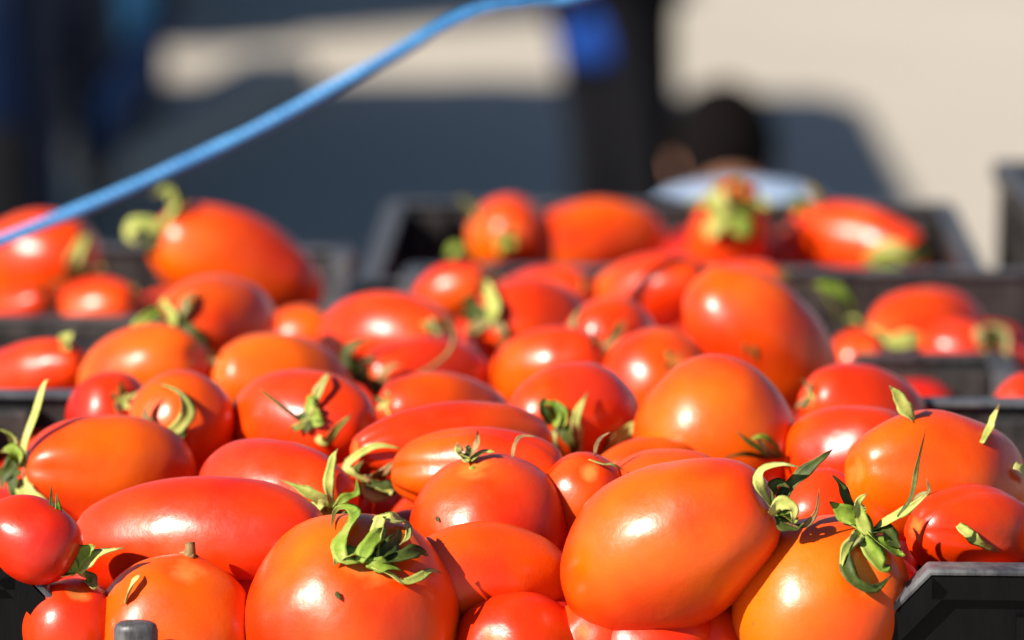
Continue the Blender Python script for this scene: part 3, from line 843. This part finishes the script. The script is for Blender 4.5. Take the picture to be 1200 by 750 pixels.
T(1120, 404, 46, 30, (0.85, 0.0), 'C', 'pale red tomato ending in a curled green ring', 0.4, hub=(1152, 400), Y=1.925,
  sep=[([(1150, 406), (1146, 392), (1160, 384), (1176, 390), (1180, 408), (1168, 420)], 12, VN), ([(1152, 412), (1166, 418), (1178, 414), (1186, 418)], 13, P_), ([(1152, 404), (1156, 396), (1168, 398), (1172, 408)], 13, K)])
# ---- far crate
T(596, 277, 50, 48, (0.1, 0.1), 'D', 'far round orange tomato with a small green calyx facing out', 0.3, hub=(590, 280), calyx=(5, 17, 0.5, 9), Y=2.22,
  sep=[([(548, 300), (538, 292), (530, 296), (524, 304)], 14, G), ([(560, 258), (550, 244), (544, 236), (538, 230)], 12, P_)])
T(690, 288, 92, 53, (0.5, 0.3), 'D', 'largest far orange tomato with a bright flat highlight', 0.22, Y=2.23)
T(852, 288, 76, 46, (0.05, 0.72), 'D', 'far red tomato crowned by a tall yellow green calyx', 0.5, hub=(856, 252), Y=2.24, k=4, lobes=0.05,
  sep=[([(856, 254), (860, 240), (862, 226), (866, 210)], 15, P_), ([(854, 254), (836, 244), (820, 238), (800, 240)], 14, P_), ([(858, 254), (880, 246), (894, 238), (910, 244)], 14, P_), ([(854, 256), (844, 264), (836, 272), (830, 276)], 18, P_),
       ([(858, 256), (868, 264), (876, 270), (884, 276)], 18, G), ([(856, 254), (846, 238), (844, 226), (838, 218)], 14, P_), ([(856, 254), (874, 240), (878, 228), (880, 222)], 12, P_)])
T(1006, 281, 84, 41, (0.75, -0.5), 'D', 'far orange tomato at the right with a shaded green calyx below', 0.22, hub=(1052, 300), Y=2.24,
  sep=[([(1084, 304), (1062, 298), (1040, 290), (1008, 306)], 16, P_), ([(1050, 302), (1066, 296), (1078, 284), (1084, 272)], 14, K), ([(1056, 306), (1040, 306), (1024, 302), (1012, 298)], 13, G), ([(962, 246), (956, 234), (950, 224), (944, 212)], 12, VN), ([(946, 254), (940, 244), (930, 238), (922, 240)], 12, G)])
T(930, 300, 44, 34, (0.2, 0.3), 'D', 'far red tomato between the crowned one and the right orange one', 0.6, Y=2.27)

# ---- lower layers, seen only through the gaps between the ones above
def under_layer(row, cx, W, rz, z_top, label, dz=0.036):
    y0, y1, hh = CR_RANGE[row]
    rnd = random.Random(ord(row))
    meshes = [tomato_mesh(rnd.uniform(.021, .027), rnd.uniform(.0185, .0205), 500 + i + ord(row), U=16, V=24) for i in range(3)]
    for m in meshes: m.materials.append(M_TOM)
    n = 0
    zz = z_top
    while zz - 0.018 > TABLE_Z + 0.004 and n < 110:
        ny = int((y1 - y0 - 0.05) / 0.043) + 1
        nx = int((W - 0.06) / 0.046) + 1
        for iy in range(ny):
            for ix in range(nx):
                x = -W / 2 + 0.035 + (W - 0.07) * (ix + 0.0) / max(1, nx - 1) + rnd.uniform(-.004, .004)
                y = (y0 + y1) / 2 - (y1 - y0) / 2 + 0.032 + (y1 - y0 - 0.064) * iy / max(1, ny - 1) - (y0 + y1) / 2 + rnd.uniform(-.004, .004)
                if row == 'D' and x < -0.06: continue
                o = bpy.data.objects.new('tomato', meshes[rnd.randrange(3)])
                COL.objects.link(o)
                c, s_ = math.cos(R(rz)), math.sin(R(rz))
                o.location = (cx + x * c - y * s_, (y0 + y1) / 2 + x * s_ + y * c, zz + rnd.uniform(-.004, .004))
                o.rotation_euler = (R(90 + rnd.uniform(-20, 20)), 0, rnd.uniform(0, 6.28))
                o['ripeness'] = rnd.uniform(0.4, 0.9)
                tag(o, label, 'tomato', 'tomatoes in the lower layers of the ' + label.rsplit(' the ', 1)[-1])
                n += 1
        zz -= dz
        break
under_layer('A', -0.006, 0.40, AR, HC - .307 - 0.030, 'plain red tomato deep in the shade between those heaped in the nearest crate')
under_layer('B', 0.004, 0.40, AR, HC - .347 - 0.026, 'plain red tomato deep in the shade between those heaped in the second crate')
under_layer('L', -0.283, 0.40, -3.5, HC - .341 - 0.032, 'plain red tomato deep in the shade between those heaped in the left crate')
under_layer('C', 0.148, 0.40, AR, HC - .345 - 0.034, 'plain red tomato deep in the shade between those heaped in the right crate')
under_layer('D', 0.082, 0.30, -1.5, HC - .362 - 0.030, 'plain red tomato deep in the shade between those heaped in the far crate')

# ---------------------------------------------------------------- blue rope
m, nt, b = new_mat('blue_rope')
tc = N(nt, 'ShaderNodeTexCoord')
n_ = N(nt, 'ShaderNodeTexNoise', Scale=60.0, Detail=4.0)
nt.links.new(tc.outputs['Object'], n_.inputs['Vector'])
r_ = ramp(nt, n_.outputs[0], [(0.3, (0.03, 0.17, 0.42)), (0.7, (0.07, 0.28, 0.58))])
nt.links.new(r_.outputs[0], b.inputs['Base Color'])
b.inputs['Roughness'].default_value = 0.42
wv = N(nt, 'ShaderNodeTexWave', Scale=110.0, Distortion=1.5)
wv.bands_direction = 'DIAGONAL'
nt.links.new(tc.outputs['Object'], wv.inputs['Vector'])
bp = N(nt, 'ShaderNodeBump', Strength=0.5, Distance=0.0006)
nt.links.new(wv.outputs[0], bp.inputs['Height']); nt.links.new(bp.outputs[0], b.inputs['Normal'])
M_ROPE = m
Yr = 1.78
cp = [(-190, 350), (-60, 306), (0, 283), (100, 243), (200, 199), (300, 152), (400, 98), (470, 60), (520, 30), (570, 10), (620, 3), (670, -2), (760, -40), (880, -120)]
path = smooth_path([at(x, y, Yr + 0.10 * (i / len(cp))) for i, (x, y) in enumerate(cp)], 260)
bm = bmesh.new()
def rope_r(t):
    return 0.00275 * (1 + 0.04 * math.sin(t * 61) + 0.03 * math.sin(t * 143 + 1))
tube(bm, path, rope_r, 14)
rope = from_bm('rope', bm, M_ROPE, None, True)
tag(rope, 'bright blue plastic rope stretched diagonally above the tomatoes', 'rope')

# ---------------------------------------------------------------- vehicles
M_TYRE = plain('tyre_rubber', (0.012, 0.012, 0.013), 0.85, spec=0.0)
M_ALLOY = plain('wheel_metal', (0.25, 0.26, 0.28), 0.35, 0.9)
M_GLASS = plain('car_glass', (0.01, 0.014, 0.02), 0.05, 0, 0.05)
M_TRIM = plain('black_trim', (0.01, 0.01, 0.012), 0.6, spec=0.0)
M_LAMP = plain('lamp_red', (0.35, 0.01, 0.01), 0.15)
M_LAMPW = plain('lamp_clear', (0.6, 0.62, 0.65), 0.1)
def paint(name, c):
    m, nt, b = new_mat(name)
    b.inputs['Base Color'].default_value = (*c, 1)
    b.inputs['Roughness'].default_value = 0.8
    b.inputs['Coat Weight'].default_value = 0.0
    b.inputs['Specular IOR Level'].default_value = 0.10
    b.inputs['Coat Roughness'].default_value = 0.06
    n = N(nt, 'ShaderNodeTexNoise', Scale=3.0, Detail=6.0)
    tc = N(nt, 'ShaderNodeTexCoord'); nt.links.new(tc.outputs['Object'], n.inputs['Vector'])
    rr = ramp(nt, n.outputs[0], [(0.35, c), (0.75, tuple(min(1, x * 1.3 + 0.01) for x in c))])
    nt.links.new(rr.outputs[0], b.inputs['Base Color'])
    return m

M_BAND = paint('mid_blue_paint', (0.004, 0.045, 0.16))
def van(loc, rz, pm, label, dm=None):
    """panel van, length along local y, its right hand side at +x"""
    dm = dm or pm
    root = empty('parked_van', loc, rz)
    tag(root, label, 'van', 'blue vans parked at the left')
    W, L = 1.72, 4.3
    prof = [(-2.15, 0.30), (-2.15, 1.20), (-2.08, 1.62), (-1.9, 1.78), (0.6, 1.80), (1.0, 1.70), (1.55, 1.12), (2.02, 0.98), (2.15, 0.80), (2.15, 0.32),
            (1.72, 0.30), (1.66, 0.50), (1.52, 0.66), (1.32, 0.71), (1.12, 0.66), (0.98, 0.50), (0.92, 0.28),
            (-0.92, 0.28), (-0.98, 0.50), (-1.12, 0.66), (-1.32, 0.71), (-1.52, 0.66), (-1.66, 0.50), (-1.72, 0.30)]
    bm = bmesh.new()
    secs = []
    for x, k in ((-W / 2, 1), (-W / 2 + 0.05, 0), (W / 2 - 0.05, 0), (W / 2, 1)):
        ring = []
        for y, z in prof:
            inset = 0.05 if k else 0
            tum = -math.copysign(max(0, z - 0.95) * 0.13, x)
            yy = y - math.copysign(inset if abs(y) > 1.9 else 0, y)
            zz = z - (inset if z > 1.0 else 0)
            ring.append(bm.verts.new((x + tum, yy, zz)))
        secs.append(ring)
    n = len(prof)
    for a, c in zip(secs, secs[1:]):
        for i in range(n):
            bm.faces.new((a[i], a[(i + 1) % n], c[(i + 1) % n], c[i]))
    for ring in (secs[0], secs[-1]):
        f = bm.faces.new(ring)
    bmesh.ops.triangulate(bm, faces=[f for f in bm.faces if len(f.verts) > 4])
    from_bm('body', bm, pm, root)
    for sx in (-1, 1):
        X = sx * (W / 2)
        def sidep(name, pts, mt, out=0.006, par=root):
            bm = bmesh.new()
            q = [Vector((X - sx * max(0, z - 0.95) * 0.13 + sx * out * 0.4, y, z)) for y, z in pts]
            prism(bm, q, Vector((sx * out, 0, 0)), 0)
            return from_bm(name, bm, mt, par)
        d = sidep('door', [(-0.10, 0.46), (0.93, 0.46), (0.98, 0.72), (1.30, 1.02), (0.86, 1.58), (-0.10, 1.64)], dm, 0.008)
        sidep('window', [(0.0, 1.08), (1.08, 1.08), (0.76, 1.50), (0.0, 1.54)], M_GLASS, 0.014, d)
        sidep('handle', [(-0.02, 0.92), (0.16, 0.92), (0.16, 0.95), (-0.02, 0.95)], M_TRIM, 0.03, d)
        sidep('sliding_door', [(-0.95, 0.46), (-0.13, 0.46), (-0.13, 1.64), (-1.15, 1.64), (-1.15, 0.82)], pm, 0.008)
        sidep('lower_panel', [(-0.93, 0.31), (0.93, 0.31), (0.98, 0.44), (-0.98, 0.44)], M_BAND, 0.020)
        sidep('sill', [(-0.92, 0.22), (0.92, 0.22), (0.92, 0.30), (-0.92, 0.30)], pm, 0.02)
        bm = bmesh.new()
        box(bm, X + sx * 0.02 - 0.0, X + sx * 0.20, 0.98, 1.06, 1.05, 1.22, 0.02) if sx > 0 else box(bm, X - 0.20, X - 0.02, 0.98, 1.06, 1.05, 1.22, 0.02)
        from_bm('mirror', bm, M_TRIM, root)
        for y in (-1.32, 1.32):
            mt = Matrix.Translation((sx * (W / 2 - 0.11), y, 0.325)) @ Matrix.Rotation(math.pi / 2 * sx, 4, 'Y')
            bm = bmesh.new()
            lathe(bm, [(0.20, -0.10), (0.29, -0.105), (0.322, -0.07), (0.325, 0.07), (0.30, 0.10), (0.21, 0.10), (0.20, 0.06)], mt, 40)
            ty = from_bm('wheel', bm, M_TYRE, root, True)
            bm = bmesh.new()
            lathe(bm, [(0.20, 0.0), (0.205, 0.09), (0.19, 0.095), (0.17, 0.06), (0.06, 0.05), (0.05, 0.085), (0.01, 0.09)], mt, 32)
            from_bm('rim', bm, M_ALLOY, ty, True)
        for y, mt, nm in ((-2.16, M_LAMP, 'tail_lamp'), (2.13, M_LAMPW, 'headlamp')):
            bm = bmesh.new()
            box(bm, sx * 0.70 - 0.09, sx * 0.70 + 0.09, y - 0.03, y + 0.03, 0.72 if y > 0 else 0.98, 0.88 if y > 0 else 1.30, 0.02)
            from_bm(nm, bm, mt, root)
    for y in (-2.2, 2.2):
        bm = bmesh.new(); box(bm, -W / 2 + 0.02, W / 2 - 0.02, y - 0.07, y + 0.07, 0.28, 0.52, 0.03); from_bm('bumper', bm, M_TRIM, root)
    bm = bmesh.new()
    q = [Vector((x, y, z)) for x, y, z in ((-0.70, 1.53, 1.16), (0.70, 1.53, 1.16), (0.62, 1.08, 1.63), (-0.62, 1.08, 1.63))]
    prism(bm, q, Vector((0, 0.012, 0.012)))
    from_bm('windscreen', bm, M_GLASS, root)
    bm = bmesh.new(); box(bm, -0.62, 0.62, -2.165, -2.12, 1.12, 1.55, 0.01); from_bm('rear_window', bm, M_GLASS, root)
    bm = bmesh.new(); box(bm, -0.8, 0.8, -2.0, 2.0, 0.19, 0.30); from_bm('underbody', bm, M_TRIM, root)
    return root
VAN_R = -1.03
van((VAN_R - 0.86, 11.85, 0), 0.0, paint('navy_paint', (0.001, 0.007, 0.028)), 'dark blue van at the far upper left, with a sky reflection coloured into its front door', paint('sky_reflection_door', (0.05, 0.30, 0.55)))  # the sky's reflection on the van side is put into the door colour
van((VAN_R - 1.22, 17.7, 0), 0.0, paint('azure_paint', (0.02, 0.11, 0.24)), 'lighter blue van parked beyond the dark one at the top left')

# pale kerb beside the vans
m_k = plain('kerb_stone', (0.42, 0.38, 0.33), 0.85, var=0.2, sc=8, bump=0.3)
k0 = empty('kerb', (0, 0, 0)); tag(k0, kind='structure')
kp, kq = Vector((-1.30, 12.2, 0)), Vector((-0.86, 14.6, 0))
for i in range(4):
    a_, b_ = kp.lerp(kq, i / 4 + 0.004), kp.lerp(kq, (i + 1) / 4 - 0.004)
    bm = bmesh.new()
    prism(bm, [a_, b_, b_ + Vector((0.22, 0, 0)), a_ + Vector((0.22, 0, 0))], Vector((0, 0, 0.10)), 0.012)
    from_bm('kerb_stone', bm, m_k, k0)

# ---------------------------------------------------------------- people
M_SKIN = plain('skin', (0.42, 0.20, 0.12), 0.5, var=0.08)
M_HAIR = plain('hair_black', (0.006, 0.005, 0.005), 0.5, var=0.3, sc=60, spec=0.0)
M_TROUS = plain('black_cloth', (0.008, 0.008, 0.010), 0.9, var=0.3, sc=30, bump=0.4, spec=0.0)
M_BLUE = plain('royal_blue_cloth', (0.03, 0.12, 0.55), 0.85, var=0.2, sc=18, bump=0.4, spec=0.0)
M_NAVY = plain('navy_cloth', (0.012, 0.045, 0.22), 0.85, var=0.2, sc=18, bump=0.4, spec=0.0)
M_LBLUE = plain('pale_blue_cloth', (0.42, 0.56, 0.80), 0.85, var=0.12, sc=18, bump=0.4)
M_SHOE = plain('shoe_black', (0.012, 0.012, 0.012), 0.5)
M_EYE = plain('eye_white', (0.75, 0.74, 0.72), 0.2)
M_LIP = plain('lip', (0.35, 0.10, 0.08), 0.5)

def skinned(name, chains, mat, parent, root_i=0, sub=2):
    """chains: dict name -> (pos, radius); edges as pairs"""
    verts, edges = chains
    keys = list(verts)
    me = bpy.data.meshes.new(name)
    me.from_pydata([verts[k][0] for k in keys], [(keys.index(a), keys.index(b)) for a, b in edges], [])
    o = link(name, me, mat, parent)
    md = o.modifiers.new('skin', 'SKIN')
    md.use_smooth_shade = True
    for i, k in enumerate(keys):
        r = verts[k][1]
        r = r if isinstance(r, tuple) else (r, r)
        me.skin_vertices[0].data[i].radius = r
        me.skin_vertices[0].data[i].use_root = (i == root_i)
    s = o.modifiers.new('sub', 'SUBSURF'); s.levels = sub; s.render_levels = sub
    # bake the modifiers into a plain mesh
    dg = bpy.context.evaluated_depsgraph_get()
    dg.update()
    baked = bpy.data.meshes.new_from_object(o.evaluated_get(dg))
    o.modifiers.clear()
    o.data = baked
    for p in baked.polygons: p.use_smooth = True
    return o

def person(loc, rz, J, label, shirt, trousers, shirt_keys, scale=1.0, shirt_hem=0.0, overlay=None):
    """J: joint positions. body = one continuous skin; clothes are children"""
    root = empty('person', loc, rz)
    root.scale = (scale,) * 3
    tag(root, label, 'person')
    V = {}
    E = []
    def add(k, r): V[k] = (J[k], r)
    add('pelvis', (0.115, 0.10))
    for k, r in (('waist', (0.105, 0.09)), ('chest', (0.125, 0.095)), ('neck_base', (0.06, 0.06)), ('neck', 0.048), ('head_low', (0.062, 0.072)), ('head_mid', (0.076, 0.092)), ('head_top', (0.058, 0.072))):
        add(k, r)
    E += [('pelvis', 'waist'), ('waist', 'chest'), ('chest', 'neck_base'), ('neck_base', 'neck'), ('neck', 'head_low'), ('head_low', 'head_mid'), ('head_mid', 'head_top')]
    for s in 'lr':
        for k, r in (('sho', 0.055), ('elb', 0.038), ('wri', 0.026), ('palm', (0.036, 0.016)), ('hip', 0.082), ('knee', 0.052), ('ankle', 0.036), ('heel', 0.036), ('ball', (0.040, 0.024)), ('toe', (0.030, 0.016))):
            add(k + s, r)
        E += [('chest', 'sho' + s), ('sho' + s, 'elb' + s), ('elb' + s, 'wri' + s), ('wri' + s, 'palm' + s), ('pelvis', 'hip' + s), ('hip' + s, 'knee' + s), ('knee' + s, 'ankle' + s), ('ankle' + s, 'heel' + s), ('heel' + s, 'ball' + s), ('ball' + s, 'toe' + s)]
        w_, p_ = Vector(J['wri' + s]), Vector(J['palm' + s])
        d = (p_ - w_).normalized()
        sd_ = Vector((1, 0, 0)).cross(d)
        sd_ = sd_.normalized() if sd_.length > 0.1 else Vector((0, 1, 0))
        cr_ = d.cross(sd_)
        for i, (off, ln) in enumerate(((-0.030, 0.062), (-0.010, 0.075), (0.010, 0.070), (0.029, 0.055))):
            b0 = p_ + sd_ * off + d * 0.02
            c = [b0, b0 + d * ln * 0.55 + cr_ * 0.004, b0 + d * ln * 0.95 + cr_ * 0.016]
            for q, (pp, rr) in enumerate(zip(c, (0.0095, 0.0085, 0.0065))):
                V['f%s%d%d' % (s, i, q)] = (tuple(pp), rr)
            E += [('palm' + s, 'f%s%d0' % (s, i)), ('f%s%d0' % (s, i), 'f%s%d1' % (s, i)), ('f%s%d1' % (s, i), 'f%s%d2' % (s, i))]
        b0 = w_ + d * 0.03 - sd_ * 0.028
        V['t%s0' % s] = (tuple(b0), 0.011); V['t%s1' % s] = (tuple(b0 - sd_ * 0.025 + d * 0.035), 0.009)
        E += [('wri' + s, 't%s0' % s), ('t%s0' % s, 't%s1' % s)]
    body = skinned('body', (V, E), M_SKIN, root)
    def cloth(name, keys, extra, mat, edges):
        VV = {}
        for k in keys:
            r = V[k][1]; r = r if isinstance(r, tuple) else (r, r)
            VV[k] = (V[k][0], (r[0] + extra, r[1] + extra))
        return skinned(name, (VV, edges), mat, root, 0)
    se = [('pelvis', 'waist'), ('waist', 'chest'), ('chest', 'neck_base')]
    for s in 'lr': se += [('chest', 'sho' + s), ('sho' + s, 'elb' + s)]
    # sleeves end a little below the elbow
    cloth('shirt', ['pelvis', 'waist', 'chest', 'neck_base', 'shol', 'shor', 'elbl', 'elbr'], 0.018, shirt, se)
    te = []
    for s in 'lr': te += [('pelvis', 'hip' + s), ('hip' + s, 'knee' + s), ('knee' + s, 'ankle' + s)]
    cloth('trousers', ['pelvis', 'hipl', 'hipr', 'kneel', 'kneer', 'anklel', 'ankler'], 0.016, trousers, te)
    for s in 'lr':
        skinned('shoe', ({k: (V[k + s][0], tuple(x + 0.010 for x in (V[k + s][1] if isinstance(V[k + s][1], tuple) else (V[k + s][1],) * 2))) for k in ('heel', 'ball', 'toe')}, [('heel', 'ball'), ('ball', 'toe')]), M_SHOE, root)
    # head details, oriented by the facing vector
    hm, ht, hl = Vector(J['head_mid']), Vector(J['head_top']), Vector(J['head_low'])
    up = (ht - hl).normalized()
    f = Vector(J['face']).normalized(); f = (f - up * f.dot(up)).normalized()
    sd_ = f.cross(up)
    MM = Matrix((( sd_.x, f.x, up.x, hm.x), (sd_.y, f.y, up.y, hm.y), (sd_.z, f.z, up.z, hm.z), (0, 0, 0, 1)))
    bm = bmesh.new()
    bmesh.ops.create_icosphere(bm, subdivisions=4, radius=1)
    for v in list(bm.verts):
        if v.co.y > 0.35 and v.co.z < 0.45: bm.verts.remove(v)
        elif v.co.z < -0.75: bm.verts.remove(v)
    for v in bm.verts:
        n = 1 + 0.05 * noise.noise(v.co * 5)
        v.co = Vector((v.co.x * 0.092 * n, v.co.y * 0.108 * n - 0.006, v.co.z * 0.115 * n + 0.020))
    bm.transform(MM)
    hair = from_bm('hair', bm, M_HAIR, root, True)
    sol = hair.modifiers.new('thick', 'SOLIDIFY'); sol.thickness = 0.012
    for sx in (-1, 1):
        bm = bmesh.new(); bmesh.ops.create_uvsphere(bm, u_segments=12, v_segments=8, radius=0.012)
        bm.transform(MM @ Matrix.Translation((sx * 0.031, 0.084, 0.0))); from_bm('eye', bm, M_EYE, root, True)
        bm = bmesh.new(); bmesh.ops.create_uvsphere(bm, u_segments=12, v_segments=8, radius=1)
        bm.transform(MM @ Matrix.Translation((sx * 0.082, 0.0, -0.005)) @ Matrix.Diagonal((0.010, 0.018, 0.030, 1))); from_bm('ear', bm, M_SKIN, root, True)
    bm = bmesh.new(); bmesh.ops.create_cone(bm, segments=10, radius1=0.017, radius2=0.007, depth=0.045, cap_ends=True)
    bm.transform(MM @ Matrix.Translation((0, 0.098, -0.022)) @ Matrix.Rotation(R(-14), 4, 'X')); from_bm('nose', bm, M_SKIN, root, True)
    bm = bmesh.new(); bmesh.ops.create_uvsphere(bm, u_segments=12, v_segments=8, radius=1)
    bm.transform(MM @ Matrix.Translation((0, 0.080, -0.062)) @ Matrix.Diagonal((0.024, 0.009, 0.008, 1))); from_bm('mouth', bm, M_LIP, root, True)
    return root

# standing adult, seen from the waist down, walking away to the right (local +y = facing)
JS = dict(pelvis=(0, 0, 0.93), waist=(0, 0.005, 1.06), chest=(0, 0.0, 1.27), neck_base=(0, -0.01, 1.43), neck=(0, 0.0, 1.49), head_low=(0, 0.015, 1.555), head_mid=(0, 0.015, 1.63), head_top=(0, 0.005, 1.70),
          shol=(-0.17, 0, 1.38), elbl=(-0.22, -0.02, 1.11), wril=(-0.12, 0.20, 1.16), palml=(-0.09, 0.25, 1.19),
          shor=(0.17, 0, 1.38), elbr=(0.23, -0.05, 1.12), wrir=(0.12, 0.18, 1.14), palmr=(0.09, 0.24, 1.17),
          hipl=(-0.085, 0, 0.86), kneel=(-0.070, 0.02, 0.48), anklel=(-0.065, -0.02, 0.09), heell=(-0.065, -0.05, 0.045), balll=(-0.07, 0.08, 0.035), toel=(-0.072, 0.15, 0.028),
          hipr=(0.085, 0, 0.86), kneer=(0.072, 0.05, 0.48), ankler=(0.065, 0.05, 0.09), heelr=(0.065, 0.02, 0.045), ballr=(0.07, 0.15, 0.035), toer=(0.072, 0.22, 0.028), face=(0, 1, -0.2))
pa = at(714, 200, 9.4)
adult = person((pa.x, 9.4, 0), R(-60), JS, 'standing person in a blue top and black trousers, only the legs in frame', M_BLUE, M_TROUS, None)
# long shirt tail of the adult
bm = bmesh.new()
lathe(bm, [(0.120, 0.70), (0.128, 0.74), (0.134, 0.82), (0.140, 0.92), (0.135, 1.02)], Matrix.Scale(0.85, 4, (0, 1, 0)), 24)
from_bm('long_top_hem', bm, M_NAVY, adult, True)

# crouching child with dark hair
JC = dict(pelvis=(0, -0.10, 0.20), waist=(0, -0.08, 0.38), chest=(0, 0.03, 0.59), neck_base=(0, 0.12, 0.67), neck=(0, 0.165, 0.68), head_low=(0, 0.20, 0.69), head_mid=(0, 0.235, 0.735), head_top=(0, 0.245, 0.80),
          shol=(-0.12, 0.05, 0.615), elbl=(-0.16, 0.18, 0.38), wril=(-0.10, 0.34, 0.36), palml=(-0.08, 0.39, 0.34),
          shor=(0.12, 0.05, 0.615), elbr=(0.16, 0.18, 0.38), wrir=(0.10, 0.34, 0.36), palmr=(0.08, 0.39, 0.34),
          hipl=(-0.09, -0.07, 0.19), kneel=(-0.13, 0.22, 0.40), anklel=(-0.11, 0.03, 0.08), heell=(-0.11, 0.0, 0.04), balll=(-0.12, 0.12, 0.035), toel=(-0.125, 0.18, 0.028),
          hipr=(0.09, -0.07, 0.19), kneer=(0.13, 0.22, 0.40), ankler=(0.11, 0.03, 0.08), heelr=(0.11, 0.0, 0.04), ballr=(0.12, 0.12, 0.035), toer=(0.125, 0.18, 0.028), face=(0, 1, -0.6))
pc = at(860, 180, 7.8)
person((pc.x, 7.4, 0), R(6), JC, 'crouching person with black hair and pale blue shirt, seen just above the far tomatoes', M_LBLUE, M_TROUS, None, scale=1.0)
